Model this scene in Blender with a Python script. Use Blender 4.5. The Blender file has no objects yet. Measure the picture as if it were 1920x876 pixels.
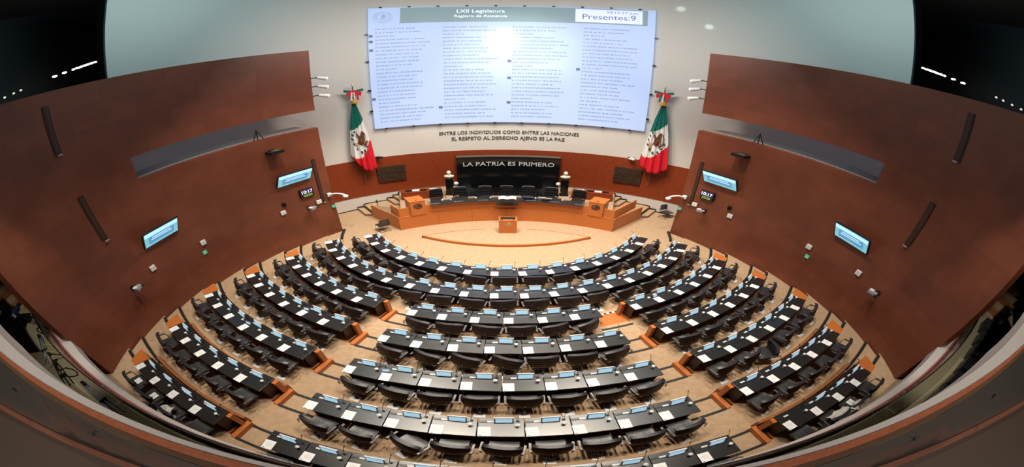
import bpy, bmesh, math, random
from math import sin, cos, pi, radians, degrees, sqrt, asin, atan2
from mathutils import Vector, Matrix
random.seed(11)
SC = bpy.context.scene
COL = SC.collection
SC.render.engine = 'CYCLES'

# ------------------------------------------------------------------ materials
MATS = {}
def mat(name, col, rough=.6, metal=0., ior=1.45, spec=.5, bump=None, var=None, coat=0., emit=None, es=1., alpha=None, sheen=0.):
    if name in MATS: return MATS[name]
    m = bpy.data.materials.new(name); m.use_nodes = True
    nt = m.node_tree; N = nt.nodes; L = nt.links
    b = N['Principled BSDF']
    b.inputs['Base Color'].default_value = (*col, 1)
    b.inputs['Roughness'].default_value = rough
    b.inputs['Metallic'].default_value = metal
    b.inputs['IOR'].default_value = ior
    b.inputs['Specular IOR Level'].default_value = spec
    b.inputs['Coat Weight'].default_value = coat
    b.inputs['Sheen Weight'].default_value = sheen
    if alpha is not None: b.inputs['Alpha'].default_value = alpha
    if emit:
        b.inputs['Emission Color'].default_value = (*emit, 1)
        b.inputs['Emission Strength'].default_value = es
    if var:   # (scale vector, second colour, amount-contrast)
        tc = N.new('ShaderNodeTexCoord'); mp = N.new('ShaderNodeMapping'); no = N.new('ShaderNodeTexNoise'); cr = N.new('ShaderNodeValToRGB')
        mp.inputs['Scale'].default_value = var[0]
        L.new(tc.outputs['Object'], mp.inputs[0]); L.new(mp.outputs[0], no.inputs['Vector'])
        no.inputs['Detail'].default_value = 4
        cr.color_ramp.elements[0].position = .5 - var[2]; cr.color_ramp.elements[1].position = .5 + var[2]
        cr.color_ramp.elements[0].color = (*col, 1); cr.color_ramp.elements[1].color = (*var[1], 1)
        L.new(no.outputs['Fac'], cr.inputs[0]); L.new(cr.outputs[0], b.inputs['Base Color'])
    if bump:
        tc2 = N.new('ShaderNodeTexCoord'); n2 = N.new('ShaderNodeTexNoise'); bp = N.new('ShaderNodeBump')
        n2.inputs['Scale'].default_value = bump[0]; n2.inputs['Detail'].default_value = 3
        bp.inputs['Strength'].default_value = bump[1]; bp.inputs['Distance'].default_value = .02
        L.new(tc2.outputs['Object'], n2.inputs['Vector']); L.new(n2.outputs['Fac'], bp.inputs['Height']); L.new(bp.outputs[0], b.inputs['Normal'])
    MATS[name] = m
    return m

WHITE   = mat('white_plaster', (.66, .62, .57), .75, bump=(3, .05))
REDWOOD = mat('red_wood', (.27, .046, .012), .38, var=((6, 6, .5), (.19, .032, .009), .18))
DAISW   = mat('dais_wood', (.60, .185, .045), .36, var=((3, 3, 12), (.52, .150, .034), .2))
ORANGE  = mat('orange_wood', (.55, .17, .04), .38, var=((9, 9, 2), (.44, .125, .028), .2))
RISER   = mat('riser_wood', (.34, .125, .045), .42, var=((2, 2, 9), (.26, .09, .03), .2))
CARPET  = mat('carpet', (.50, .345, .215), .95, spec=.1, var=((1.3, 1.3, 1.3), (.40, .27, .165), .25), bump=(180, .25))
CARPET2 = mat('carpet_edge', (.40, .28, .17), .95, spec=.1)
NOSE    = mat('step_nosing_rubber', (.016, .013, .011), .5)
DESKT   = mat('desk_top_laminate', (.010, .0095, .010), .30, ior=1.75, spec=.5)
DESKB   = mat('desk_body', (.018, .010, .009), .45)
LEATHER = mat('black_leather', (.022, .021, .024), .42, ior=1.6, spec=.7, bump=(14, .25))
LEATHERB= mat('leather_back', (.020, .011, .009), .35, ior=1.55)
ROLL    = mat('top_roll_leather', (.020, .020, .028), .40, ior=1.5)
ARMPAD  = mat('armrest_metal', (.12, .11, .105), .38, metal=.4)
STEEL   = mat('steel', (.45, .45, .46), .3, metal=.9)
PLATE   = mat('floor_plate_steel', (.80, .80, .80), .45)
BLACK   = mat('black_plastic', (.012, .012, .013), .35)
BEZEL   = mat('monitor_bezel', (.30, .35, .42), .35, metal=.2)
SILVER  = mat('silver_plastic', (.70, .71, .73), .35)
LCD     = mat('lcd_screen', (.2, .3, .35), .2, emit=(.46, .74, .92), es=.72)
PAPER   = mat('paper', (.90, .90, .90), .7)
INK     = mat('ink', (.09, .09, .10), .7)
GREYINK = mat('grey_ink', (.50, .50, .50), .7)
CUP     = mat('clear_cup', (.62, .65, .67), .12, alpha=.6)
LID     = mat('white_lid', (.82, .82, .80), .4)
TVF     = mat('tv_frame', (.006, .010, .016), .25)
MARBLE  = mat('black_marble', (.004, .004, .005), .09, spec=.35, var=((3, 3, 3), (.008, .009, .010), .2))
BRONZE  = mat('bronze_relief', (.075, .045, .028), .5, metal=.55, bump=(9, 1.))
LETTERW = mat('silver_letters', (.78, .76, .72), .35, metal=.2)
LETTERD = mat('dark_letters', (.07, .07, .08), .5)
GOLD    = mat('gold', (.75, .55, .28), .4, metal=.5)
BUSTM   = mat('bust_ivory', (.82, .78, .62), .5)
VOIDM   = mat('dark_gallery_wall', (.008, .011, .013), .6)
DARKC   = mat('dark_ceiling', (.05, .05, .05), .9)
GLASS   = mat('balustrade_glass', (.13, .105, .09), .08, alpha=.62, spec=.8)
GLASSD  = mat('tinted_glass', (.085, .075, .065), .16, spec=.9)
CHROME  = mat('chrome_rail', (.75, .76, .80), .18, metal=1.)
LEDGE   = mat('ledge_stone', (.60, .55, .52), .6)
CAPW    = mat('cap_wood', (.46, .15, .07), .4, var=((4, 4, 4), (.38, .11, .05), .2))
WICKER  = mat('woven_upholstery', (.20, .11, .055), .9)
GREENC  = mat('olive_carpet', (.30, .26, .16), .95)
BROWNF  = mat('gallery_floor', (.10, .07, .055), .45)
GREEN   = mat('flag_green', (.0, .13, .10), .7)
RED     = mat('flag_red', (.60, .010, .025), .6)
FWHITE  = mat('flag_white', (.72, .70, .68), .7)
EAGLE   = mat('eagle_brown', (.12, .045, .022), .6)
EXITG   = mat('exit_green', (.05, .35, .16), .5, emit=(.1, .7, .35), es=.3)
YELLOW  = mat('cable_yellow', (.55, .55, .05), .5)
NAVY    = mat('navy_case', (.02, .03, .09), .4)
TEALSIG = mat('tv_picture', (.1, .3, .35), .2, emit=(.22, .60, .72), es=.85)
TVW     = mat('tv_picture_light', (.3, .5, .6), .2, emit=(.50, .84, .98), es=1.0)
TVB     = mat('tv_picture_blue', (.1, .2, .4), .2, emit=(.10, .33, .58), es=.85)
LAMPE   = mat('lamp_lens', (1, 1, .9), .3, emit=(1, .93, .72), es=14)
LAMPD   = mat('lamp_lens_dim', (1, 1, .9), .3, emit=(1, .93, .75), es=.8)
LEDW    = mat('led_white', (.8, .8, 1), .3, emit=(.85, .85, 1), es=1.6)
LEDG    = mat('led_green', (.3, .5, .1), .3, emit=(.38, .62, .16), es=.7)
LEDBG   = mat('clock_face', (.01, .01, .03), .3, emit=(.03, .02, .12), es=.6)

# side-wall cladding: reddish board panels with offset joints and soft tonal change from board to board
def cladding(name, c1, c2, c3):
    m = bpy.data.materials.new(name); m.use_nodes = True; nt = m.node_tree; N = nt.nodes; L = nt.links
    b = N['Principled BSDF']; b.inputs['Roughness'].default_value = .42; b.inputs['Specular IOR Level'].default_value = .4
    uv = N.new('ShaderNodeUVMap'); uv.uv_map = 'wall'
    br = N.new('ShaderNodeTexBrick'); br.offset = .5
    br.inputs['Scale'].default_value = 1; br.inputs['Brick Width'].default_value = 2.4; br.inputs['Row Height'].default_value = 1.0
    br.inputs['Mortar Size'].default_value = .012; br.inputs['Mortar Smooth'].default_value = .3
    br.inputs['Color1'].default_value = (*c1, 1); br.inputs['Color2'].default_value = (*c2, 1); br.inputs['Mortar'].default_value = (*c3, 1)
    L.new(uv.outputs[0], br.inputs['Vector'])
    no = N.new('ShaderNodeTexNoise'); no.inputs['Scale'].default_value = .9; no.inputs['Detail'].default_value = 5
    L.new(uv.outputs[0], no.inputs['Vector'])
    mx = N.new('ShaderNodeMix'); mx.data_type = 'RGBA'; mx.blend_type = 'MULTIPLY'; mx.inputs['Factor'].default_value = .55
    L.new(br.outputs['Color'], mx.inputs['A']); L.new(no.outputs['Fac'], mx.inputs['B'])
    g = N.new('ShaderNodeMix'); g.data_type = 'RGBA'; g.blend_type = 'ADD'; g.inputs['Factor'].default_value = .25
    L.new(mx.outputs['Result'], g.inputs['A']); L.new(mx.outputs['Result'], g.inputs['B'])
    L.new(g.outputs['Result'], b.inputs['Base Color'])
    return m
CLAD = cladding('wall_cladding', (.225, .064, .032), (.190, .052, .026), (.15, .042, .023))

# ------------------------------------------------------------------ mesh builder
class MB:
    def __init__(s): s.v = []; s.f = []; s.mi = []; s.uv = {}
    def add(s, vs, fs, mi=0):
        o = len(s.v); s.v += [tuple(v) for v in vs]
        for f in fs: s.f.append([o + i for i in f]); s.mi.append(mi)
        return s
    def box(s, c, d, mi=0, M=None, taper=1.):
        x, y, z = d[0]/2, d[1]/2, d[2]/2
        vs = [Vector((sx*x*(taper if sz > 0 else 1), sy*y*(taper if sz > 0 else 1), sz*z)) for sz in (-1, 1) for sx, sy in ((-1, -1), (1, -1), (1, 1), (-1, 1))]
        if M is not None: vs = [M @ v for v in vs]
        vs = [v + Vector(c) for v in vs]
        return s.add(vs, [(3, 2, 1, 0), (4, 5, 6, 7), (0, 1, 5, 4), (1, 2, 6, 5), (2, 3, 7, 6), (3, 0, 4, 7)], mi)
    def prism(s, pts, z0, z1, mi=0):
        n = len(pts)
        a = sum(pts[i][0]*pts[(i+1) % n][1] - pts[(i+1) % n][0]*pts[i][1] for i in range(n))
        if a < 0: pts = pts[::-1]
        vs = [(p[0], p[1], z0) for p in pts] + [(p[0], p[1], z1) for p in pts]
        return s.add(vs, [tuple(range(n))[::-1], tuple(range(n, 2*n))] + [(i, (i+1) % n, n+(i+1) % n, n+i) for i in range(n)], mi)
    def tube(s, pts, r, n=6, mi=0, caps=True):
        pts = [Vector(p) for p in pts]; rs = r if isinstance(r, (list, tuple)) else [r]*len(pts)
        rings = []
        for i, p in enumerate(pts):
            t = (pts[min(i+1, len(pts)-1)] - pts[max(i-1, 0)]).normalized()
            a = t.cross(Vector((0, 0, 1)));
            if a.length < .05: a = t.cross(Vector((1, 0, 0)))
            a.normalize(); b = t.cross(a)
            rings.append([p + (a*cos(2*pi*k/n) + b*sin(2*pi*k/n))*rs[i] for k in range(n)])
        vs = [v for rg in rings for v in rg]
        fs = [(i*n+k, i*n+(k+1) % n, (i+1)*n+(k+1) % n, (i+1)*n+k) for i in range(len(pts)-1) for k in range(n)]
        fs = [f[::-1] for f in fs]
        if caps: fs += [tuple(range(n)), tuple(range((len(pts)-1)*n, len(pts)*n))[::-1]]
        return s.add(vs, fs, mi)
    def lathe(s, prof, c=(0, 0, 0), n=12, mi=0, sx=1, sy=1):
        vs = [(c[0]+r*sx*cos(2*pi*k/n), c[1]+r*sy*sin(2*pi*k/n), c[2]+z) for r, z in prof for k in range(n)]
        m = len(prof)
        fs = [(i*n+k, i*n+(k+1) % n, (i+1)*n+(k+1) % n, (i+1)*n+k) for i in range(m-1) for k in range(n)]
        fs += [tuple(range(n))[::-1], tuple(range((m-1)*n, m*n))]
        return s.add(vs, fs, mi)
    def grid(s, P, mi=0, flip=False):   # P[i][j]
        n, m = len(P), len(P[0]); vs = [p for r in P for p in r]
        fs = [(i*m+j, (i+1)*m+j, (i+1)*m+j+1, i*m+j+1) for i in range(n-1) for j in range(m-1)]
        if flip: fs = [f[::-1] for f in fs]
        return s.add(vs, fs, mi)
    def slab(s, P, off, mi=0):          # closed slab: a grid of points and the same grid moved by off(p)
        n, m = len(P), len(P[0]); Q = [[tuple(off(p)) for p in r] for r in P]
        vs = [p for r in P for p in r] + [p for r in Q for p in r]; o = n*m
        fs = []
        for i in range(n-1):
            for j in range(m-1):
                a, b, c, d = i*m+j, (i+1)*m+j, (i+1)*m+j+1, i*m+j+1
                fs += [(a, b, c, d), (o+d, o+c, o+b, o+a)]
        for j in range(m-1):
            fs += [(j, j+1, o+j+1, o+j), ((n-1)*m+j+1, (n-1)*m+j, o+(n-1)*m+j, o+(n-1)*m+j+1)]
        for i in range(n-1):
            fs += [((i+1)*m, i*m, o+i*m, o+(i+1)*m), (i*m+m-1, (i+1)*m+m-1, o+(i+1)*m+m-1, o+i*m+m-1)]
        return s.add(vs, fs, mi)
    def build(s, name, mats, parent=None, smooth=False, bevel=0, loc=None, rz=0, recalc=True):
        me = bpy.data.meshes.new(name); me.from_pydata([tuple(v) for v in s.v], [], s.f)
        if not isinstance(mats, (list, tuple)): mats = [mats]
        for m in mats: me.materials.append(m)
        for p, mi in zip(me.polygons, s.mi): p.material_index = mi
        bm = bmesh.new(); bm.from_mesh(me)
        if recalc: bmesh.ops.recalc_face_normals(bm, faces=bm.faces)
        if bevel: bmesh.ops.bevel(bm, geom=list(bm.edges), offset=bevel, segments=2, affect='EDGES', profile=.6)
        bm.to_mesh(me); bm.free()
        if smooth:
            for p in me.polygons: p.use_smooth = True
            me.set_sharp_from_angle(angle=radians(smooth if smooth > 1 else 45))
        o = bpy.data.objects.new(name, me); COL.objects.link(o)
        if parent is not None: o.parent = parent
        if loc is not None: o.location = loc
        if rz: o.rotation_euler = (0, 0, rz)
        return o

def tag(o, label=None, cat=None, group=None, kind=None):
    if label: o['label'] = label
    if cat: o['category'] = cat
    if group: o['group'] = group
    if kind: o['kind'] = kind
    return o
def empty(name, loc=(0, 0, 0), rz=0):
    o = bpy.data.objects.new(name, None); COL.objects.link(o); o.empty_display_size = .1
    o.location = loc; o.rotation_euler = (0, 0, rz)
    return o
def copy_tree(o, parent=None):
    c = o.copy(); COL.objects.link(c); c.parent = parent
    for ch in [x for x in KIDS.get(o.name, [])]:
        copy_tree(ch, c)
    return c
KIDS = {}
def note(o):
    for ch in bpy.data.objects:
        if ch.parent == o: KIDS.setdefault(o.name, []).append(ch); note(ch)
def struct(o): o['kind'] = 'structure'; return o

# ------------------------------------------------------------------ plan of the hall
# rows of desks: circles about the origin, the presidium is towards +y, x to the right of the picture
ZF = [0, .05, .29, .575, .865, 1.155, 1.445]           # tier floors
RB = [6.09, 7.73, 9.45, 11.18, 12.94, 14.71, 16.44]    # inner edge of each tier's own floor = rear edge of its desks
RF = [r - .65 for r in RB]
RP = [5.937, 7.583, 9.297, 11.030, 12.789, 14.557, 16.292]
def pol(R, a, z=0): a = radians(a); return Vector((R*sin(a), -R*cos(a), z))
WC, WR, WY = 7.2, 17.823, -11.42                       # the two bowed side walls: centres at (+-WC, WY)
def wallp(side, phi, z, dr=0):                         # side -1 left, +1 right; phi degrees from the x axis
    a = radians(phi); return Vector((side*(-WC + (WR+dr)*cos(a)), WY + (WR+dr)*sin(a), z))
def wall_rot(side, phi):                               # z-rotation so that local -y faces into the room
    a = radians(phi); n = Vector((side*cos(a), sin(a)))   # outward
    return atan2(n.y, n.x) - pi/2
BC, BR = -7.5, 12.1                                    # back wall cylinder
def backp(b, z, dr=0): b = radians(b); return Vector(((BR+dr)*sin(b), BC + (BR+dr)*cos(b), z))
def wall_x(R):                                         # angle (deg from -y) at which circle R meets a side wall
    lo, hi = 20., 110.
    for _ in range(50):
        m = (lo+hi)/2; p = pol(R, m)
        inside = (p.x + WC)**2 + (p.y - WY)**2 < WR**2
        if inside: lo = m
        else: hi = m
    return lo

# floor of the well
b = MB(); b.box((0, -7, -.15), (46, 40, .3)); struct(b.build('floor', CARPET))
# tiers
for r in range(1, 7):
    b = MB()
    r1 = RB[r]; rings = [r1 + k*(24.5-r1)/14 for k in range(15)]
    P = []
    for R in rings:
        A = min(wall_x(R) if R < 17.3 else 37.9, 84) + (.4 if R < 17.3 else 3)
        P.append([pol(R, -A + 2*A*k/48, ZF[r]) for k in range(49)])
    b.slab(P, lambda p: (p[0], p[1], -.02))
    for i, p in enumerate(b.f): pass
    struct(b.build('floor_tier', [CARPET]))

# ------------------------------------------------------------------ walls
def wall_patch(name, side, p0, p1, z0, z1, th=.35, m=CLAD, dz=0):
    n = max(2, int((p1-p0)/1.2)); b = MB()
    P = [[wallp(side, p0+(p1-p0)*i/n, z) for z in (z0, z1)] for i in range(n+1)]
    b.slab(P, lambda p, s=side: tuple(Vector(p) + (Vector((p[0]-(-side*WC), p[1]-WY, 0)).normalized()*th)))
    o = b.build(name, m, smooth=30)
    uv = o.data.uv_layers.new(name='wall')
    for lp in o.data.loops:
        v = o.data.vertices[lp.vertex_index].co
        uv.data[lp.index].uv = (atan2(v.y-WY, side*v.x+WC)*WR + dz, v.z)
    return struct(o)
for side, nm in ((-1, 'left'), (1, 'right')):
    wall_patch('wall_%s' % nm, side, -8.4, 36.6, -.1, 7.22, dz=side*.7)
    wall_patch('wall_%s_upper' % nm, side, -8.4, 36.6, 8.3, 12.0, dz=side*.7)
    wall_patch('wall_%s_middle' % nm, side, -8.4, 11.4, 7.22, 8.3, dz=side*.7)

for side, nm in ((-1, 'left'), (1, 'right')):
    b = MB(); P = [[wallp(side, ph, 7.18, d) for d in (.34, 1.7)] for ph in [11.4+25*k/20 for k in range(21)]]
    b.slab(P, lambda p: (p[0], p[1], 7.0)); struct(b.build('wall_%s_slot_ledge' % nm, mat('ledge_beige', (.42, .38, .32), .8)))

def arc_wall(name, b0, b1, z0, z1, dr, th, m, smooth=30):
    n = max(2, int((b1-b0)/1.5)); b = MB()
    P = [[backp(b0+(b1-b0)*i/n, z, dr) for z in (z0, z1)] for i in range(n+1)]
    b.slab(P, lambda p: tuple(Vector(p) + Vector((p[0], p[1]-BC, 0)).normalized()*th))
    return b.build(name, m, smooth=smooth)
struct(arc_wall('wall_back', -84.5, 84.5, -.1, 18.2, 0, .3, WHITE))
struct(arc_wall('wall_back_wood', -60, 60, 1.03, 3.88, -.04, .039, REDWOOD))
# the dark side galleries above the wooden walls
for side, nm in ((-1, 'left'), (1, 'right')):
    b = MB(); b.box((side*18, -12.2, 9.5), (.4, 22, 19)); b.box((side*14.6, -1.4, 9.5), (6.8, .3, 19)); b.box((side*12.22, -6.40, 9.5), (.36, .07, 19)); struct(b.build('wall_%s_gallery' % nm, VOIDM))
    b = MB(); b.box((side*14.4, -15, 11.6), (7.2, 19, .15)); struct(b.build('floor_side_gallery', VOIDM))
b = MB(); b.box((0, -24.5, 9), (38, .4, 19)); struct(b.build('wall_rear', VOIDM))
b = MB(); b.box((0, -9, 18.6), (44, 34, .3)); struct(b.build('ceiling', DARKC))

# ------------------------------------------------------------------ words used in the labels
ORD = ['first', 'second', 'third', 'fourth', 'fifth', 'sixth', 'seventh', 'eighth', 'ninth', 'tenth', 'eleventh', 'twelfth', 'thirteenth',
       'fourteenth', 'fifteenth', 'sixteenth', 'seventeenth', 'eighteenth', 'nineteenth']
ROWN = ['front row', 'second row', 'third row', 'fourth row', 'fifth row', 'sixth row', 'rearmost row']
BLK = {'L': 'left block', 'C': 'middle block', 'R': 'right block', 'F': ''}
def place_words(r, blk, i):
    s = '%s from left, %s%s' % (ORD[i], (BLK[blk] + ', ') if blk != 'F' else '', ROWN[r])
    return s
# blocks: (row, block, number of desks, angle of the first paper)
BLOCKS = [(0, 'F', 15, -64.17), (1, 'F', 19, -63.78), (2, 'L', 6, -55.42), (2, 'C', 6, -16.03), (2, 'R', 6, 23.44),
          (3, 'L', 6, -49.37), (3, 'C', 7, -15.84), (3, 'R', 6, 22.36), (4, 'L', 6, -44.99), (4, 'C', 8, -15.69), (4, 'R', 6, 21.60),
          (5, 'L', 5, -38.07), (5, 'C', 9, -15.59), (5, 'R', 5, 21.12), (6, 'L', 4, -32.75), (6, 'C', 10, -15.55), (6, 'R', 4, 20.62)]

# ------------------------------------------------------------------ desk kit (local: y towards the presidium, origin on the floor under the desk centre)
HD = .325
def make_desk(r):
    dth = .9/RP[r]; wf = RF[r]*dth/2 - .011; wb = RB[r]*dth/2 - .011
    t = empty('desk')
    b = MB(); b.prism([(-wb, -HD), (wb, -HD), (wf, HD), (-wf, HD)], .715, .75); b.build('desktop', DESKT, t, bevel=.004)
    b = MB(); b.prism([(-wb, -HD+.012), (wb, -HD+.012), (wb, -HD+.03), (-wb, -HD+.03)], .655, .715); b.build('apron', DESKB, t)
    b = MB(); b.box((0, HD-.05, .355), (2*wf-.01, .03, .71)); b.box((0, HD-.028, .50), (2*wf-.12, .012, .34)); b.build('modesty_panel', DESKB, t)
    for sg in (-1, 1):
        b = MB(); b.box((sg*(wf-.03), .04, .355), (.025, .52, .71)); b.build('side_panel', DESKB, t)
    note(t); return t
def make_monitor():
    t = empty('desk_monitor')
    M = Matrix.Rotation(radians(-20), 4, 'X')           # leans back, top towards the presidium
    b = MB(); b.box((0, .02, .13), (.37, .022, .235), M=M); b.build('bezel', BEZEL, t, bevel=.004)
    b = MB(); b.box((0, .008, .135), (.315, .006, .175), M=M); b.build('screen', LCD, t)
    b = MB(); b.box((0, .068, .240), (.375, .045, .012), M=M); b.build('top_cover', SILVER, t)
    b = MB(); b.box((0, .04, .008), (.24, .10, .016)); b.build('foot', BLACK, t)
    note(t); return t
def make_keypad():
    t = empty('voting_keypad')
    b = MB(); b.box((0, 0, .008), (.30, .062, .016)); b.build('console', BLACK, t)
    b = MB(); b.box((.07, 0, .019), (.14, .052, .008)); b.build('name_plate', SILVER, t)
    for x in (-.125, -.085, -.045):
        b = MB(); b.lathe([(.013, .016), (.013, .021)], (x, .004, 0), 8); b.build('button', ARMPAD, t)
    note(t); return t
def make_mic():
    t = empty('gooseneck_microphone')
    b = MB(); b.lathe([(.035, 0), (.035, .015), (.02, .025)], n=10); b.build('base', BLACK, t)
    b = MB(); b.tube([(0, 0, .02), (0, .03, .14), (.01, .10, .25), (.02, .17, .32)], .006, 5); b.build('gooseneck', BLACK, t)
    b = MB(); b.tube([(.02, .165, .315), (.024, .19, .34)], .014, 6); b.build('capsule', RED if False else BLACK, t)
    note(t); return t
def make_cup():
    t = empty('drinking_glass')
    b = MB(); b.lathe([(.028, 0), (.037, .09), (.037, .105)], n=12); b.build('glass', CUP, t, smooth=True)
    b = MB(); b.lathe([(.046, .105), (.046, .113), (.030, .124), (.012, .140)], n=12); b.build('lid', LID, t)
    note(t); return t
def make_paper():
    b = MB(); b.box((0, 0, .0015), (.245, .31, .003))
    for y, w in ((.10, .08), (.06, .13), (.035, .15), (.01, .15), (-.015, .14), (-.04, .15)):
        b.box((.005, y, .0033), (w, .006, .0006), 2)
    b.box((-.075, -.125, .0033), (.045, .018, .0008), 1)
    return b.build('paper_sheet', [PAPER, INK, GREYINK])
def make_chair(name='swivel_chair', plate=True):
    t = empty(name)
    # local: floor post at origin, y towards the desk
    n = 12; m = 6
    def seat_z(u, v): return .47 + .018*(1-(2*u-1)**2)*(1-(2*v-1)**4) + .02*(abs(2*u-1)**3) - (.03*max(0, v-.8)/.2)
    P = []
    for i in range(n+1):
        u = i/n; P.append([((u-.5)*(.60-.04*(j/m)), .10+.50*j/m, seat_z(u, j/m)) for j in range(m+1)])
    b = MB(); b.slab(P, lambda p: (p[0]*.96, p[1], .39)); b.build('seat', LEATHER, t, smooth=60)
    # tub-shaped shell back with horizontal ribs
    P = []
    rows = 20
    for i in range(n+1):
        u = 2*i/n-1; col = []
        for j in range(rows+1):
            v = j/rows; z = .43 + .49*v - .045*(u**4)*v
            hw = .28 + .10*sin(min(1, v*1.25)*pi/2)
            y = .05 + .12*v**1.4 + .07*u*u + .012*sin(v*2*pi*5)
            col.append((u*hw, y, z))
        P.append(col)
    b = MB(); b.slab(P, lambda p: (p[0]*.97, p[1]+.05, p[2])); bk = b.build('backrest', LEATHERB, t, smooth=60)
    b = MB()
    P = [[(u*.375, .165+.07*u*u + dy, .93-.055*u**4) for dy in (-.012, .02, .055, .085)] for u in [2*i/n-1 for i in range(n+1)]]
    b.slab(P, lambda p: (p[0], p[1], p[2]-.045)); b.build('top_roll', ROLL, bk, smooth=60)
    b = MB(); b.lathe([(.012, 0), (.018, .008), (.012, .016)], n=8); q = b.build('button', STEEL, bk); q.rotation_euler = (pi/2, 0, 0); q.location = (0, .035, .60)
    for sg in (-1, 1):
        b = MB()
        b.tube([(sg*.30, .43, .42), (sg*.385, .45, .50), (sg*.40, .43, .64), (sg*.40, .27, .662), (sg*.40, .11, .655), (sg*.36, .09, .60)], .017, 6)
        a = b.build('armrest', BLACK, t, smooth=True)
        b = MB(); b.box((sg*.40, .27, .680), (.055, .32, .022)); b.build('arm_pad', ARMPAD, a, bevel=.006)
    b = MB(); b.tube([(0, 0, 0), (0, 0, .28), (0, .20, .39)], [.035, .032, .05], 8); b.box((0, .26, .38), (.30, .26, .03)); b.build('column', BLACK, t)
    if plate:
        b = MB(); b.box((0, -.02, .006), (.26, .24, .012)); b.build('floor_plate', PLATE, t)
    note(t); return t

def make_guest_chair():
    t = empty('visitor_chair')
    n = 8
    P = [[((i/n-.5)*.48, -.22+.44*j/6, .45+.015*cos((i/n-.5)*3)) for j in range(7)] for i in range(n+1)]
    b = MB(); b.slab(P, lambda p: (p[0], p[1], p[2]-.05)); b.build('seat', LEATHER, t, smooth=60)
    P = [[((i/n-.5)*.46, -.24-.06*j/6+.05*(2*i/n-1)**2, .55+.38*j/6) for j in range(7)] for i in range(n+1)]
    b = MB(); b.slab(P, lambda p: (p[0], p[1]-.03, p[2])); b.build('backrest', LEATHER, t, smooth=60)
    for sg in (-1, 1):
        b = MB(); b.tube([(sg*.25, -.27, .75), (sg*.25, -.22, .45), (sg*.25, .22, .45), (sg*.25, .25, .02), (sg*.25, -.25, .02)], .013, 6); b.build('leg', BLACK, t, smooth=True)
    b = MB(); b.tube([(-.25, -.25, .02), (.25, -.25, .02)], .013, 6); b.build('crossbar', BLACK, t)
    note(t); return t

# apparent swing of individual chairs (degrees, + turns the seat to the left of the picture)
SWING = {(2, 'C'): [-14, 0, -8, 2, 14, 26], (3, 'C'): [-14, -20, -20, -24, 2, 0, 16], (4, 'C'): [-12, -12, -2, 0, 0, 4, 6, 12],
         (5, 'C'): [-12, -10, -30, -6, -8, -2, 0, 4, 8], (6, 'C'): [8, -6, 10, 0, 5, -8, 3, -4, 6, 0],
         (4, 'R'): [4, 6, 60, 8, -6, 3], (0, 'F'): [0, 4, -12, -10, -8, -14, -10, 0, -4, 6, 14, 10, -4, 5, 0]}
monitor0, keypad0, mic0, cup0, paper0 = make_monitor(), make_keypad(), make_mic(), make_cup(), make_paper()
chair0 = make_chair()
first = {'desk_monitor': monitor0, 'voting_keypad': keypad0, 'gooseneck_microphone': mic0, 'drinking_glass': cup0, 'paper_sheet': paper0, 'swivel_chair': chair0}
used = set()
def put(proto, M, label, cat, group):
    k = proto.name
    if k in used: o = copy_tree(proto)
    else: o = proto; used.add(k)
    o.matrix_world = M; tag(o, label, cat, group)
    return o
def put2(proto, loc, rz, label, cat, group):
    k = proto.name
    o = copy_tree(proto) if k in used else proto
    used.add(k)
    o.location = loc; o.rotation_euler = (0, 0, rz); tag(o, label, cat, group)
    return o
DESKS = {}
for (r, blk, n, a0) in BLOCKS:
    if r not in DESKS: DESKS[r] = make_desk(r)
    off = degrees(.315/RP[r]); pitch = degrees(.9/RP[r]); rc = RB[r]-HD
    z = ZF[r]
    sw = SWING.get((r, blk))
    rn = random.Random(r*31+ord(blk))
    for i in range(n):
        a = a0 + off + i*pitch; rz = radians(a)
        c = pol(rc, a, z); ux = Vector((cos(rz), sin(rz), 0)); uy = Vector((-sin(rz), cos(rz), 0)); up = Vector((0, 0, 1))
        w = place_words(r, blk, i); T = .752
        put2(DESKS[r], c, rz, 'black desk, %s' % w, 'desk', 'black desks of the %s' % ROWN[r])
        def at(x, y): return c + ux*x + uy*y + up*T
        jr = rn.uniform
        if not (r == 6 and blk == 'R' and i == 0):
            put2(monitor0, at(.055+jr(-.01, .01), .155), rz+radians(jr(-3, 3)), 'small tilted monitor on desk, %s' % w, 'monitor', 'desk monitors')
        put2(keypad0, at(-.265, .175), rz, 'voting keypad with white plate on desk, %s' % w, 'keypad', 'voting keypads')
        put2(mic0, at(.315, .20), rz, 'thin gooseneck microphone on desk, %s' % w, 'microphone', 'gooseneck microphones')
        put2(cup0, at(.30+jr(-.01, .01), .02+jr(-.02, .03)), rz, 'lidded drinking glass on desk, %s' % w, 'glass', 'lidded drinking glasses')
        px = -.315 + jr(-.012, .012)
        put2(paper0, c + ux*px + uy*(-HD+.155+jr(-.012, .012)) + up*.7505, rz+radians(jr(-3, 3)), 'white paper sheet on desk, %s' % w, 'paper', 'white paper sheets')
        s = sw[i] if sw else jr(-7, 7)
        put2(chair0, pol(RB[r]+((.54, .54, .54, .54, .58, .64, .60)[r] if blk == 'C' or (blk == 'F' and abs(a) < 25) else .67), a, z), rz+radians(s), 'black swivel chair at desk, %s' % w, 'chair', 'black swivel chairs of the rows')
print('rows done')

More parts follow.
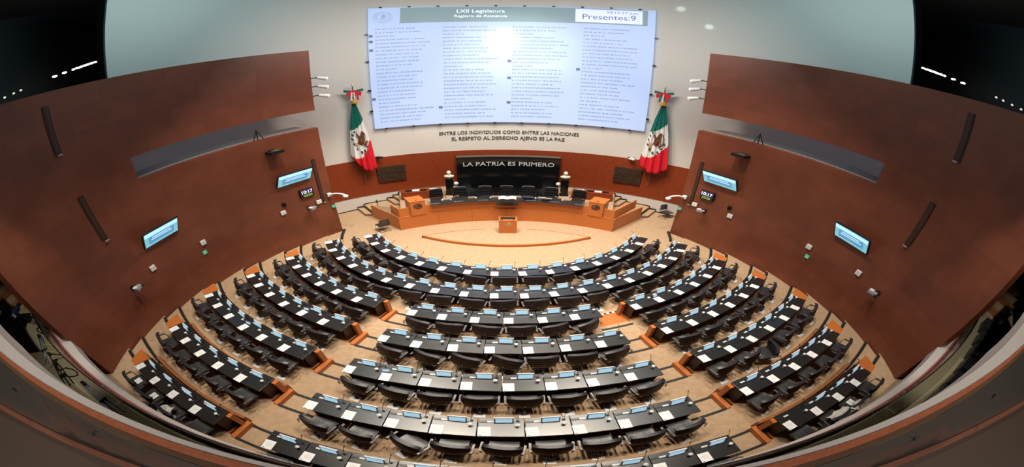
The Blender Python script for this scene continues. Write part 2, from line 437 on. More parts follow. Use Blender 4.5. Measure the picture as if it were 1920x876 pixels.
# ------------------------------------------------------------------ steps, curbs, end pylons between the blocks
def sector(b, R0, R1, a0, a1, z0, z1, mi=0, n=10, a0b=None, a1b=None):
    a0b = a0 if a0b is None else a0b; a1b = a1 if a1b is None else a1b
    P = [[pol(R0, a0+(a1-a0)*k/n, z1) for k in range(n+1)], [pol(R1, a0b+(a1b-a0b)*k/n, z1) for k in range(n+1)]]
    b.slab(P, lambda p: (p[0], p[1], z0), mi); return b
blk = {(r, k): (n, a0) for r, k, n, a0 in BLOCKS}
def edges(r, k):
    n, a0 = blk[(r, k)]; off = degrees(.315/RP[r]); p = degrees(.9/RP[r]); l = a0+off-p/2
    return l, l+n*p
for r in range(1, 7):
    zt, zl = ZF[r], ZF[r-1]
    # the riser below the front of the desks
    spans = [edges(1, 'F')] if r == 1 else [edges(r, k) for k in 'LCR']
    for k, (l, rr) in enumerate(spans):
        b = MB(); sector(b, RF[r]+.02, RB[r]+.02, l, rr, -.02, zt-.001, n=24); struct(b.build('floor_desk_plinth', RISER))
    if r >= 5:
        for (l, rr), nm in ((edges(r, 'L'), 'left'), (edges(r, 'R'), 'right')):
            b = MB(); sector(b, RF[r]-.13, RF[r]-.03, l-(2.3 if nm == 'left' else 0), rr+(2.3 if nm == 'right' else 0), zl-.01, zt+.10, n=24)
            tag(b.build('wooden_fascia', RISER), 'orange-brown curved wooden fascia in front of %s block desks, %s' % (nm, ROWN[r]), 'fascia')
    if r == 1: continue
    e = {k: edges(r, k) for k in 'LCR'}
    dR = degrees(1/RP[r])
    for side, aL, aR in ((-1, e['L'][1], e['C'][0]), (1, e['C'][1], e['R'][0])):
        nm = 'left' if side < 0 else 'right'
        # curb beside the side block
        cw = .14*dR
        if side < 0: c0, c1, s0, s1 = aL+.10*dR, aL+.10*dR+cw, aL+.10*dR+cw, aR
        else:        c0, c1, s0, s1 = aR-.10*dR-cw, aR-.10*dR, aL, aR-.10*dR-cw
        ramp = (r == 2 and side > 0)
        if ramp:
            t = empty('aisle_ramp'); tag(t, 'orange wooden step with striped black and yellow nosing, beside third row, right aisle', 'step')
            b = MB(); sector(b, RF[r]-.02, RB[r]+.15, s0-.02*dR, aR-.02, zl-.01, zt-.05); b.build('tread', ORANGE, t)
            for q in range(10):
                q0 = s0 + (aR-s0)*q/10; q1 = s0 + (aR-s0)*(q+1)/10
                b = MB(); sector(b, RF[r]-.10, RF[r]-.02, q0, q1, zl-.01, zt-.045, n=2); b.build('nosing_stripe', NOSE if q % 2 else LID, t)
            b = MB(); sector(b, RB[r]+.15, RB[r]+.24, s0, aR, zt-.05, zt+.006); b.build('rear_nosing', NOSE, t)
        else:
            t = empty('aisle_step'); tag(t, 'carpeted half step with black nosings in %s aisle, at %s' % (nm, ROWN[r]), 'step', 'aisle steps')
            zm = (zt+zl)/2
            b = MB(); sector(b, RF[r], RB[r]+.01, s0, s1, zl-.01, zm); b.build('tread', CARPET, t)
            b = MB(); sector(b, RF[r]-.01, RF[r]+.085, s0, s1, zl+.01, zm+.006); b.build('nosing', NOSE, t)
            b = MB(); sector(b, RB[r]-.01, RB[r]+.085, s0, s1, zm+.01, zt+.006); b.build('nosing', NOSE, t)
            b = MB(); sector(b, RF[r]-.03, RB[r]+.05, c0, c1, zl-.01, zt+.05); tag(b.build('wooden_curb', ORANGE), 'low orange wooden curb in %s aisle, at %s' % (nm, ROWN[r]), 'curb', 'aisle curbs')
        # end pylon of the side block's front panel
        ae = aL if side < 0 else aR
        b = MB(); d = -side
        P0 = [pol(RF[r]+.03, ae, 0), pol(RF[r]+.03, ae+d*.12*dR, 0), pol(RF[r]+.20, ae+d*.12*dR, 0), pol(RF[r]+.20, ae, 0)]
        b.prism([(p.x, p.y) for p in P0], zl-.01 if False else zt-.30, zt+.70); tag(b.build('end_pylon', ORANGE), 'orange wooden end pylon of %s block desks, %s' % (nm, ROWN[r]), 'pylon', 'desk end pylons')
        b = MB()
        P0 = [pol(RF[r]+.035, ae, 0), pol(RF[r]+.035, ae-d*.8*dR, 0), pol(RF[r]+.06, ae-d*.8*dR, 0), pol(RF[r]+.06, ae, 0)]
    # wall aisles: nosings between the side table and the wall
    for side, ed in ((-1, e['L'][0]), (1, e['R'][1])):
        nm = 'left' if side < 0 else 'right'
        wF = side*(wall_x(RF[r])-.3); wB = side*(wall_x(RB[r])-.3); wF2 = side*(wall_x(RF[r]+.085)-.3); wB2 = side*(wall_x(RB[r]+.085)-.3)
        t = empty('side_step'); tag(t, 'narrow carpeted step along %s wall, at %s' % (nm, ROWN[r]), 'step', 'steps along the side walls')
        zm = (zt+zl)/2
        b = MB(); sector(b, RF[r], RB[r]+.01, ed, wF, zl-.01, zm, a0b=ed, a1b=wB); b.build('tread', CARPET, t)
        b = MB(); sector(b, RF[r]-.01, RF[r]+.085, ed+side*.5*dR, wF, zl+.01, zm+.006, a0b=ed+side*.5*dR, a1b=wF2); b.build('nosing', NOSE, t)
        b = MB(); sector(b, RB[r]-.01, RB[r]+.085, ed+side*.3*dR, wB, zm+.01, zt+.006, a0b=ed+side*.3*dR, a1b=wB2); b.build('nosing', NOSE, t)
        # wooden side table at the end of the row
        P0 = [pol(RF[r]+.09, ed+side*.03*dR), pol(RF[r]+.09, ed+side*.70*dR), pol(RB[r]-.01, ed+side*.36*dR), pol(RB[r]-.01, ed+side*.03*dR)]
        t = empty('side_table'); tag(t, 'orange wooden wedge table at %s wall end of %s' % (nm, ROWN[r]), 'table', 'wedge tables at the row ends')
        b = MB(); b.prism([(p.x, p.y) for p in P0], zt+.71, zt+.745); b.build('table_top', ORANGE, t)
        cx = sum((p for p in P0), Vector())/4
        b = MB(); b.prism([(cx.x+(p.x-cx.x)*.94, cx.y+(p.y-cx.y)*.94) for p in P0], zl+.05, zt+.71); b.build('cabinet', RISER, t)
# black corner posts at the first tier edges by the walls
for side, nm in ((-1, 'left'), (1, 'right')):
    a = wall_x(RF[1])
    b = MB(); sector(b, RF[1]-.05, RF[1]+.05, side*(a-9.5), side*(a-.4), 0, .12, n=6)
    tag(b.build('floor_edging', NOSE), 'short black edging strip from %s wall to second row' % nm, 'edging')

# ------------------------------------------------------------------ lens-shaped speaker platform and rostrum
b = MB()
fr = []; bk = []
for k in range(25):
    x = -3.42 + 6.84*k/24
    fr.append((x, 3.9 - sqrt(6.45**2 - x*x))); bk.append((x, -7.5 + sqrt(6.78**2 - x*x)))
P = [fr, bk]
b.slab([[(p[0], p[1], .13) for p in fr], [(p[0], p[1]-.0, .13) for p in bk]], lambda p: (p[0], p[1], .0))
t = empty('speaker_platform'); tag(t, 'low lens-shaped carpeted platform with orange wooden rim, under the rostrum', 'platform')
b.build('deck', CARPET, t)
b = MB(); P = [[(p[0], p[1]-.035, z) for z in (.0, .15)] for p in fr]; b.slab(P, lambda p: (p[0], p[1]+.085, p[2])); b.build('front_rim', ORANGE, t)
for lo, hi in ((0, 9), (15, 24)):
    b = MB(); P = [[(bk[k][0], bk[k][1], z) for z in (.0, .14)] for k in range(lo, hi+1)]; b.slab(P, lambda p: (p[0], p[1]+.035, p[2])); b.build('rear_rim', ORANGE, t)
t = empty('rostrum', (.055, -1.02, .13)); tag(t, 'orange wooden rostrum with gold round emblem in front of the presidium', 'rostrum')
b = MB(); b.box((0, -.20, .46), (.70, .04, .92)); b.build('front_panel', DAISW, t)
for sg in (-1, 1):
    b = MB(); b.box((sg*.345, .02, .46), (.03, .44, .92)); b.build('side_panel', DAISW, t)
b = MB(); b.box((0, .02, .93), (.74, .50, .03)); b.build('top', ORANGE, t)
b = MB(); b.box((0, .07, .955), (.60, .26, .02)); b.build('reading_pad', BLACK, t)
for x in (-.3, -.22, .22):
    b = MB(); b.tube([(x, -.17, .94), (x, -.17, .99)], .022, 8); b.build('microphone_socket', BLACK, t)
def round_emblem(parent, M, R, m_ring, m_fig, name='emblem'):
    b = MB()
    def ring(r0, r1, y0, y1, mi, n=28):
        P = [[(r0*cos(2*pi*k/n), y1, r0*sin(2*pi*k/n)) for k in range(n+1)], [(r1*cos(2*pi*k/n), y1, r1*sin(2*pi*k/n)) for k in range(n+1)]]
        b.slab(P, lambda p: (p[0], y0, p[2]), mi)
    ring(R*.90, R, 0, -.010, 0); ring(R*.72, R*.76, 0, -.008, 0)
    for k in range(26):     # wreath of lettering ticks
        a = 2*pi*k/26; b.box((R*.83*cos(a), -.005, R*.83*sin(a)), (R*.035, .008, R*.09), 0, Matrix.Rotation(-a+pi/2, 4, 'Y'))
    # eagle: body, raised wing, tail, head, perch
    def poly(pts, mi=1):
        vs = [(x*R, 0, z*R) for x, z in pts] + [(x*R, -.012, z*R) for x, z in pts]; n = len(pts)
        b.add(vs, [tuple(range(n)), tuple(range(n, 2*n))[::-1]] + [(i, n+i, n+(i+1) % n, (i+1) % n) for i in range(n)], mi)
    poly([(-.12, .30), (-.30, .42), (-.34, .30), (-.20, .22), (-.18, .0), (-.30, -.18), (-.05, -.20), (.15, -.10), (.10, .10)])
    poly([(-.05, .22), (.10, .50), (.25, .62), (.42, .58), (.55, .35), (.60, .05), (.50, -.20), (.36, -.05), (.30, -.22), (.18, -.02), (.10, -.12), (.04, .05)])
    poly([(-.10, -.20), (-.36, -.22), (-.40, -.30), (.30, -.30), (.26, -.22)])
    for k in range(11):
        a = pi + pi*k/10; b.box((R*.58*cos(a), -.006, R*.58*sin(a)*.9), (R*.12, .010, R*.06), 0, Matrix.Rotation(-a, 4, 'Y'))
    o = b.build(name, [m_ring, m_fig], parent); o.matrix_local = M
    return o
round_emblem(t, Matrix.Translation((0, -.221, .70)), .15, GOLD, GOLD, 'gold_emblem')

# ------------------------------------------------------------------ presidium
DC = -7.5
def dp(R, x, z=0): return Vector((x, DC + sqrt(R*R - x*x), z))
zl1, zl2 = .35, .87
t = empty('presidium'); tag(t, 'two-tier orange wooden presidium with curved front walls and carpeted platforms', 'dais')
RD = 8.15; XE = 4.47
b = MB()   # platforms: lower wing decks and upper deck, carpet
pts = [(x, dp(RD+.05, x).y) for x in [-XE+.05+(2*XE-.1)*k/24 for k in range(25)]]
backs = [backp(bb, 0, -.02) for bb in [34.5-69*k/24 for k in range(25)]]
b.prism(pts + [(p.x, p.y) for p in backs], .0, zl1); b.build('lower_deck', CARPET, t)
b = MB()
backs = [backp(bb, 0, -.02) for bb in [26-52*k/20 for k in range(21)]]
pts = [(x, dp(RD+.05, x).y) for x in [-XE+.08+(2*XE-.16)*k/24 for k in range(25)]]
b.prism(pts + [(p.x, p.y) for p in backs], zl1-.01, zl2); b.build('upper_deck', CARPET, t)
def curved_wall(name, R, x0, x1, z0, z1, th, m, parent, n=24):
    b = MB(); P = [[dp(R, x0+(x1-x0)*k/n, z) for z in (z0, z1)] for k in range(n+1)]
    b.slab(P, lambda p: tuple(Vector(p) + Vector((p[0], p[1]-DC, 0)).normalized()*th)); return b.build(name, m, parent, smooth=30)
curved_wall('lower_front_wall', RD-.05, -XE, XE, 0, .93, .10, DAISW, t)
curved_wall('upper_front_wall', RD+.0, -XE+.03, XE-.03, .93, 1.55, .07, DAISW, t)
curved_wall('front_ledge', RD-.06, -XE, XE, .915, .935, .08, ORANGE, t)
for x in (-2.9, -1.5, 0, 1.5, 2.9):
    b = MB(); p = dp(RD-.055, x); b.box((p.x, p.y, .46), (.008, .012, .90)); b.build('panel_joint', RISER, t)
# side parapets
def parapet(name, p0, p1, z0, z1, th, m, parent):
    p0, p1 = Vector(p0), Vector(p1); d = (p1-p0).normalized(); nn = Vector((-d.y, d.x))*th/2
    b = MB(); b.prism([tuple(p0+nn), tuple(p1+nn), tuple(p1-nn), tuple(p0-nn)], z0, z1); return b.build(name, m, parent)
ye = dp(RD, XE).y
for sg in (-1, 1):
    parapet('side_parapet', (sg*XE, ye+.02), (sg*6.15, 1.12), 0, .95, .07, DAISW, t)
parapet('upper_return', (-XE+.05, ye+.05), (-4.93, .02), .93, 1.56, .07, DAISW, t)
parapet('upper_return', (XE-.05, ye+.05), (5.75, 1.0), .93, 1.56, .07, DAISW, t)
# stair flights along the back wall
for sg, nm in ((-1, 'left'), (1, 'right')):
    ts = empty('stairs'); tag(ts, 'carpeted stairs with black nosings on %s side of the presidium' % nm, 'stairs')
    segs = [(9.3, 7.24, 0)]
    st = ((7.22, .17), (6.93, .345), (5.88, .52), (5.6, .695), (5.32, .868))
    for k, (x0, z1) in enumerate(st):
        xo = x0; xi = x0-.34 if k not in (1,) else 5.9
        segs.append((x0, st[k+1][0] if k < 4 else 4.6, z1))
        yb = backp(degrees(asin(min(.99, xo/12.1))), 0).y - .05
        zf = 0 if k < 2 else zl1-.01
        dx, L_ = (-.66, .97) if k < 2 else (-.58, .85)
        pts = [(sg*xo, yb), (sg*(xo+dx), yb-L_), (sg*(xi+dx), yb-L_), (sg*xi, yb+.02)]
        b = MB(); b.prism(pts, zf, z1-.02); b.build('riser', mat('stair_riser', (.26, .15, .085), .7), ts)
        b = MB(); b.prism(pts, z1-.02, z1); b.build('tread', CARPET, ts)
    for k, (xa, xb, z) in enumerate(segs):
        ba, bb = degrees(asin(xa/12.1)), degrees(asin(xb/12.1))
        lo, hi = sorted((sg*ba, sg*bb))
        o = arc_wall('baseboard_%s' % nm, lo, hi, z, z+.06, -.034, .03, NOSE); struct(o)
        if k:
            p = backp(sg*ba, z, -.04); b = MB(); b.box((p.x, p.y, z-.05), (.07, .07, .22)); struct(b.build('baseboard_%s' % nm, NOSE))
# presidium table
curved_wall('x', RD, -1, 1, 0, .1, .1, DAISW, None).name = 'tmp'
bpy.data.objects.remove(bpy.data.objects['tmp'])
t = empty('presidium_table'); tag(t, 'long curved black table top along the upper presidium wall', 'table')
b = MB(); n = 24; P = [[dp(R, -3.13*(1 + (R-7.93)*.06)+6.26*(1+(R-7.93)*.06)*k/n, 1.60) for k in range(n+1)] for R in (7.93, 8.70)]
b.slab(P, lambda p: (p[0], p[1], 1.555)); b.build('table_top', DESKT, t)
b = MB(); P = [[dp(R, -2.95+5.9*k/n, 1.555) for k in range(n+1)] for R in (8.25, 8.29)]
b.slab(P, lambda p: (p[0], p[1], zl2)); b.build('modesty_panel', DESKB, t)
chs = [-3.1, -2.08, -.97, -.02, .93, 1.97, 3.17]
nmw = ['leftmost', 'second from left', 'third from left', 'middle', 'third from right', 'second from right', 'rightmost']
PLEATH = mat('presidium_leather', (.010, .010, .011), .36)
def make_high_chair():
    t = empty('high_back_chair'); n = 10
    P = [[((i/n-.5)*.56, -.05+.5*j/6, .48+.02*cos(pi*(i/n-.5))) for j in range(7)] for i in range(n+1)]
    b = MB(); b.slab(P, lambda p: (p[0], p[1], p[2]-.09)); b.build('seat', PLEATH, t, smooth=60)
    P = []
    for i in range(n+1):
        u = 2*i/n-1
        P.append([(u*(.31-.02*j/16), -.10-.08*j/16+.05*u*u+.010*sin(j/16*2*pi*3), .52+.60*j/16 - .03*u**4) for j in range(17)])
    b = MB(); b.slab(P, lambda p: (p[0], p[1]-.06, p[2])); bk = b.build('backrest', PLEATH, t, smooth=60)
    b = MB(); P = [[(u*.285, -.245+.05*u*u+dy, 1.135-.03*u**4) for dy in (0, .065)] for u in [2*i/n-1 for i in range(n+1)]]
    b.slab(P, lambda p: (p[0], p[1], p[2]-.03)); b.build('top_roll', mat('grey_leather', (.14, .14, .135), .35), bk, smooth=60)
    for sg in (-1, 1):
        b = MB(); b.tube([(sg*.33, .30, .45), (sg*.345, .30, .66), (sg*.345, -.05, .68), (sg*.31, -.10, .62)], .018, 6); b.build('armrest', BLACK, t, smooth=True)
    b = MB(); b.tube([(0, .18, .05), (0, .18, .42)], .03, 8); b.build('column', STEEL, t)
    for k in range(5):
        a = 2*pi*k/5; b = MB(); b.tube([(0, .18, .07), (.28*cos(a), .18+.28*sin(a), .035)], .02, 6); b.build('leg', BLACK, t)
    note(t); return t
hc = make_high_chair()
for i, x in enumerate(chs):
    p = dp(9.35, x); b_ = asin(x/9.35)
    put2(hc, (p.x, p.y, zl2), pi-b_+ (0.0), 'black high-backed chair behind the presidium table, %s of seven' % nmw[i], 'chair', 'presidium chairs')
# things on the presidium table
def tablepos(x, R): return dp(R, x, 1.601)
for i, x in enumerate((-2.6, -1.5, -.5, .45, 1.5, 2.55)):
    p = tablepos(x, 8.50); b = MB(); b.box((0, 0, .05), (.36, .05, .10), taper=.9)
    tag(b.build('name_plate', mat('beige_plate', (.55, .40, .30), .5), loc=p, rz=-asin(x/8.5)), 'beige name plate on presidium table, %s from left' % ORD[i], 'name plate', 'presidium name plates')
for i, x in enumerate((-2.72, -2.38, -1.32, -.70, 1.22, 2.35)):
    p = tablepos(x, 8.30); put2(cup0, p, 0, 'lidded drinking glass on presidium table, %s from left' % ORD[i], 'glass', 'presidium glasses')
for i, x in enumerate((-3.0, -2.05, -1.0, 1.0, 2.0, 3.0)):
    p = tablepos(x, 8.06); b = MB(); b.box((0, 0, .012), (.42, .10, .024))
    tag(b.build('microphone_console', mat('console_grey', (.10, .10, .11), .3), loc=p, rz=-asin(x/8.06)), 'low grey console on front edge of presidium table, %s from left' % ORD[i], 'console', 'presidium consoles')
for i, x in enumerate((.93, 1.72)):
    p = tablepos(x, 8.40); t = empty('laptop', p, -asin(x/8.4)); tag(t, '%s laptop on right half of presidium table' % ('dark blue open' if i == 0 else 'white lidded open'), 'laptop')
    b = MB(); b.box((0, 0, .012), (.44, .26, .024)); b.build('keyboard_base', NAVY, t)
    b = MB(); b.box((0, -.16, .11), (.44, .02, .22), M=Matrix.Rotation(radians(30), 4, 'X')); b.build('lid', LID if i else mat('blue_lid', (.10, .16, .32), .4), t)
t = empty('centre_lectern', dp(7.85, .02, 1.56)); tag(t, 'black sloping lectern box in middle of presidium table', 'lectern')
b = MB(); b.prism([(-.46, -.16), (.46, -.16), (.46, .42), (-.46, .42)], -.18, .12); b.build('box', DESKT, t, bevel=.01)
b = MB(); b.box((0, .10, .13), (.74, .40, .05), M=Matrix.Rotation(radians(12), 4, 'X')); b.build('slope', DESKB, t)
t = empty('open_book', dp(8.02, .02, 1.765)); tag(t, 'open white papers lying on the central black lectern', 'book')
for sg in (-1, 1):
    P = [[(sg*(.01+.36*i/6), -.17+.34*j/4, .04*sin(pi*i/6)+.05*j/4) for j in range(5)] for i in range(7)]
    b = MB(); b.slab(P, lambda p: (p[0], p[1], p[2]-.02)); b.build('page', PAPER, t)
# side lectern cabinets with dark emblem
for sg, nm in ((-1, 'left'), (1, 'right')):
    x = sg*3.68; p = dp(RD-.07, x); rz = -asin(x/8.08)
    t = empty('side_lectern', (p.x, p.y, .93), rz); tag(t, 'orange wooden side lectern with dark round emblem, %s end of presidium' % nm, 'lectern')
    b = MB(); b.box((0, .0, .50), (.66, .04, 1.0)); b.box((0, .40, .53), (.66, .78, .94)); b.build('body', DAISW, t, bevel=.008)
    b = MB(); b.box((0, .39, 1.005), (.70, .84, .03)); b.build('top', ORANGE, t)
    b = MB(); b.lathe([(.03, 1.02), (.03, 1.06)], (0, .15, 0), 8); b.build('microphone_socket', BLACK, t)
    round_emblem(t, Matrix.Translation((0, -.025, .66)), .19, mat('dark_emblem', (.03, .03, .028), .5), mat('dark_emblem', (.03, .03, .028), .5), 'dark_emblem')
# rear side counters
for sg, nm in ((-1, 'left'), (1, 'right')):
    t = empty('clerk_counter'); tag(t, 'red wooden clerk counter behind %s end of presidium' % nm, 'counter')
    p0 = Vector((sg*4.85, 2.0)); p1 = Vector((sg*3.0, 2.45))
    parapet('front_panel', p0, p1, zl2, 1.46, .06, REDWOOD, t)
    parapet('side_panel', p0, p0+Vector((sg*.12, .65)), zl2, 1.46, .06, REDWOOD, t)
    d = (p1-p0).normalized(); nn = Vector((-d.y, d.x)); nn = nn if nn.y > 0 else -nn
    b = MB(); b.prism([tuple(p0), tuple(p1), tuple(p1+nn*.55), tuple(p0+nn*.55)], 1.40, 1.44); b.build('worktop', REDWOOD, t)
    for k, (u, w, m_, nmx) in enumerate(((.18, .30, BLACK, 'black box'), (.36, .34, PAPER, 'white paper stack'), (.55, .30, BLACK, 'black telephone set'), (.80, .36, PAPER, 'long white document'))):
        q = p0 + (p1-p0)*u + nn*.25
        b = MB(); b.box((0, 0, .03), (w, .2, .05)); b.box((w*.1, .02, .065), (w*.6, .12, .02))
        tag(b.build(nmx.replace(' ', '_'), m_, loc=(q.x, q.y, 1.44), rz=atan2(d.y, d.x)), '%s on %s clerk counter' % (nmx, nm), nmx.split()[1])
# marble panel with lettering
t = arc_wall('marble_panel', -11.9, 12.3, .88, 3.42, -.35, .30, MARBLE); tag(t, 'polished black marble panel with silver lettering behind the presidium', 'panel')
b = MB(); b.slab([[backp(-12.5+25*k/16, .90, dr) for k in range(17)] for dr in (-2.6, -.36)], lambda p: (p[0], p[1], .872)); b.build('stone_floor', MARBLE, t)
o = arc_wall('top_edge', -11.9, 12.3, 3.42, 3.47, -.36, .31, mat('marble_edge', (.12, .11, .10), .4)); o.parent = t

def text_on_arc(name, body, b0, b1, z0, z1, R, m, parent, depth=.02, serif=False):
    cu = bpy.data.curves.new(name, 'FONT'); cu.body = body; cu.extrude = 0; cu.resolution_u = 3
    o = bpy.data.objects.new(name, cu); COL.objects.link(o)
    bpy.context.view_layer.update()
    dg = bpy.context.evaluated_depsgraph_get()
    me = bpy.data.meshes.new_from_object(o.evaluated_get(dg))
    bpy.data.objects.remove(o)
    xs = [v.co.x for v in me.vertices]; ys = [v.co.y for v in me.vertices]
    ymax = max(ys); ymin = min(ys) if not serif else 0.0; xmin, xmax = min(xs), max(xs)
    bm = bmesh.new(); bm.from_mesh(me)
    if serif:      # short cross strokes at the feet and heads of the straight strokes
        cap = sorted(ys)[int(len(ys)*.9)]
        caps = [y for y in ys if y > .5]; cap = max(set(round(y, 3) for y in caps), key=[round(y, 3) for y in caps].count)
        bars = []
        for e in bm.edges:
            if not e.is_boundary: continue
            a_, c_ = e.verts[0].co, e.verts[1].co
            if abs(a_.y-c_.y) > .004 or abs(a_.x-c_.x) < .05 or abs(a_.x-c_.x) > .30: continue
            if abs(a_.y) < .012: bars.append((min(a_.x, c_.x), max(a_.x, c_.x), 0, .03))
            elif abs(a_.y-cap) < .012: bars.append((min(a_.x, c_.x), max(a_.x, c_.x), cap-.03, cap))
        for x0, x1, y0, y1 in bars:
            bm.faces.new([bm.verts.new((x, y, 0)) for x, y in ((x0-.035, y0), (x1+.035, y0), (x1+.035, y1), (x0-.035, y1))])
        ymax = cap
    if depth:
        r_ = bmesh.ops.extrude_face_region(bm, geom=list(bm.faces))
        vs = [g for g in r_['geom'] if isinstance(g, bmesh.types.BMVert)]
        for v in vs: v.co.z = 1
    for v in bm.verts:
        bb = b0 + (b1-b0)*(v.co.x-xmin)/(xmax-xmin); z = z0 + (z1-z0)*(v.co.y-ymin)/(ymax-ymin)
        v.co = backp(bb, z, (R-BR) - (depth if v.co.z > .5 else 0))
    bmesh.ops.recalc_face_normals(bm, faces=bm.faces); bm.to_mesh(me); bm.free()
    me.name = name; me.materials.clear(); me.materials.append(m)
    o = bpy.data.objects.new(name, me); COL.objects.link(o)
    if parent: o.parent = parent
    return o
def serif_word_list(words, b0, b1): pass
o = text_on_arc('lettering', 'LA PATRIA ES PRIMERO', -10.4, 11.0, 2.72, 3.02, BR-.36, LETTERW, t, .03, True)
tt = text_on_arc('wall_motto', 'ENTRE LOS INDIVIDUOS COMO ENTRE LAS NACIONES', -15.3, 15.8, 5.18, 5.42, BR-.012, LETTERD, None, .03, True)
tag(tt, 'upper dark line of motto lettering on white wall below the screen', 'lettering', 'motto lettering')
tt = text_on_arc('wall_motto', 'EL RESPETO AL DERECHO AJENO ES LA PAZ', -12.6, 12.75, 4.72, 4.96, BR-.012, LETTERD, None, .03, True)
tag(tt, 'lower dark line of motto lettering, just above the wood band', 'lettering', 'motto lettering')
# bronze plaques
for b0, b1, nm in ((-30.5, -23.8, 'left'), (25.0, 31.5, 'right')):
    o = arc_wall('bronze_plaque', b0, b1, 1.92, 3.14, -.14, .09, BRONZE); tag(o, 'dark bronze relief plaque on the wood band, %s of the marble panel' % nm, 'plaque')
    rr = random.Random(5); b = MB()
    for k in range(46):
        bb = b0+.5+(b1-b0-1)*rr.random(); z = 2.02+1.0*rr.random()
        p = backp(bb, z, -.15); b.box(tuple(p), (rr.uniform(.06, .25), .03, rr.uniform(.03, .16)), M=Matrix.Rotation(-radians(bb), 4, 'Z') @ Matrix.Rotation(rr.uniform(-.6, .6), 4, 'Y'))
    r_ = b.build('relief_figures', BRONZE, o)
# busts on pedestals
for sg, nm in ((-1, 'left'), (1, 'right')):
    x, y = sg*2.70, 2.95
    t = empty('pedestal', (x, y, zl2)); tag(t, 'tall black pedestal at %s end of the marble panel' % nm, 'pedestal')
    b = MB(); b.box((0, 0, .66), (.34, .30, 1.24), taper=.96); b.build('shaft', MARBLE, t)
    b = MB(); b.box((0, 0, .03), (.42, .38, .06)); b.build('plinth', MARBLE, t)
    t = empty('bust', (x, y, zl2+1.28)); tag(t, 'ivory bust on the black pedestal %s of the presidium chairs' % nm, 'bust')
    b = MB(); prof = [(.08, .0), (.09, .04), (.20, .12), (.25, .20), (.23, .26), (.11, .31), (.075, .38)]
    b.lathe(prof, n=14, sx=1, sy=.6); b.build('shoulders', BUSTM, t, smooth=60)
    b = MB(); b.lathe([(.05, .34), (.095, .40), (.115, .48), (.105, .56), (.06, .62), (.01, .63)], (0, -.02, 0), 14, sx=.9, sy=1.05)
    b.box((0, -.145, .47), (.03, .04, .06)); b.build('head', BUSTM, t, smooth=60)
    # small white round lamp at the table end of each pedestal
    t = empty('table_lamp', (sg*2.38, 2.9, zl2)); tag(t, 'small white-headed floor lamp beside the %s pedestal' % nm, 'lamp')
    b = MB(); b.tube([(0, 0, 0), (0, 0, .85)], .015, 6); b.lathe([(.12, 0), (.12, .02)], n=12); b.build('stand', BLACK, t)
    b = MB(); b.lathe([(.03, .80), (.10, .84), (.12, .93), (.08, 1.02), (.02, 1.05)], n=14); b.build('head', LID, t, smooth=60)

# ------------------------------------------------------------------ the big screen
SCR = mat('projection_screen', (.28, .31, .38), .55, emit=(.42, .58, .95), es=.70)
t = empty('projection_screen'); tag(t, 'huge curved projection screen showing an attendance list on the white wall', 'screen')
o = arc_wall('screen_panel', -29.6, 30.3, 6.10, 15.0, -.20, .05, SCR); o.parent = t
HB = mat('screen_header', (.20, .27, .29), .5, emit=(.13, .20, .23), es=.75)
o = arc_wall('header_bar', -23.0, 28.7, 13.76, 14.96, -.208, .006, HB); o.parent = t
o = arc_wall('emblem_tab', -23.2, -22.9, 13.9, 14.96, -.212, .006, SCR); o.parent = t
SCRB = mat('screen_box', (.62, .64, .85), .5, emit=(.52, .62, .98), es=.72)
o = arc_wall('count_box', 13.6, 27.6, 13.86, 14.88, -.215, .006, SCRB); o.parent = t
SCL = mat('screen_text_white', (.8, .85, .9), .5, emit=(.75, .85, .95), es=.8)
SCD = mat('screen_text_dark', (.08, .10, .16), .5, emit=(.10, .13, .24), es=.6)
SCG = mat('screen_text_grey', (.10, .12, .17), .5, emit=(.34, .47, .76), es=.70)
text_on_arc('title_text', 'LXII Legislatura', -11.1, -1.1, 14.40, 14.74, BR-.225, SCL, t, 0)
text_on_arc('subtitle_text', 'Registro de Asistencia', -11.6, -.6, 14.06, 14.32, BR-.225, SCL, t, 0)
text_on_arc('count_text', 'Presentes:9', 15.1, 26.2, 14.10, 14.50, BR-.23, SCD, t, 0)
text_on_arc('time_text', '10:12:17 a.m.', 20.3, 26.9, 14.60, 14.78, BR-.23, SCD, t, 0)
# lines of names, too small to read: rows of short marks
rr = random.Random(3); b = MB()
def mark(b, b0, b1, z0, z1, dr=-.212, mi=0):
    P = [[backp(b0+(b1-b0)*i, z, dr) for z in (z0, z1)] for i in (0, .5, 1)]; b.grid(P, mi)
for c0 in (-28.2, -14.0, .6, 15.4):
    for ln in range(26):
        z = 13.36 - ln*.272; bb = c0; end = c0 + rr.uniform(7.5, 11.6)
        if ln % 9 == 2: end = c0 + 4.2
        while bb < end:
            wd = rr.uniform(.18, .62); mark(b, bb, bb+wd, z-.045, z+.045); bb += wd + rr.choice((.10, .12, .16, .35))
o = b.build('name_list', SCG, t, recalc=False); o['kind'] = 'stuff'
b = MB()
for bb, z in ((-29.1, 12.86), (-29.1, 12.44), (-29.1, 11.81), (.0, 10.73), (.0, 9.46), (.0, 7.61), (-14.8, 7.34), (14.6, 10.25), (-29.2, 8.26)):
    b = MB(); mark(b, bb-.42, bb+.42, z-.09, z+.09); b.build('presence_mark', SCD, t, recalc=False)
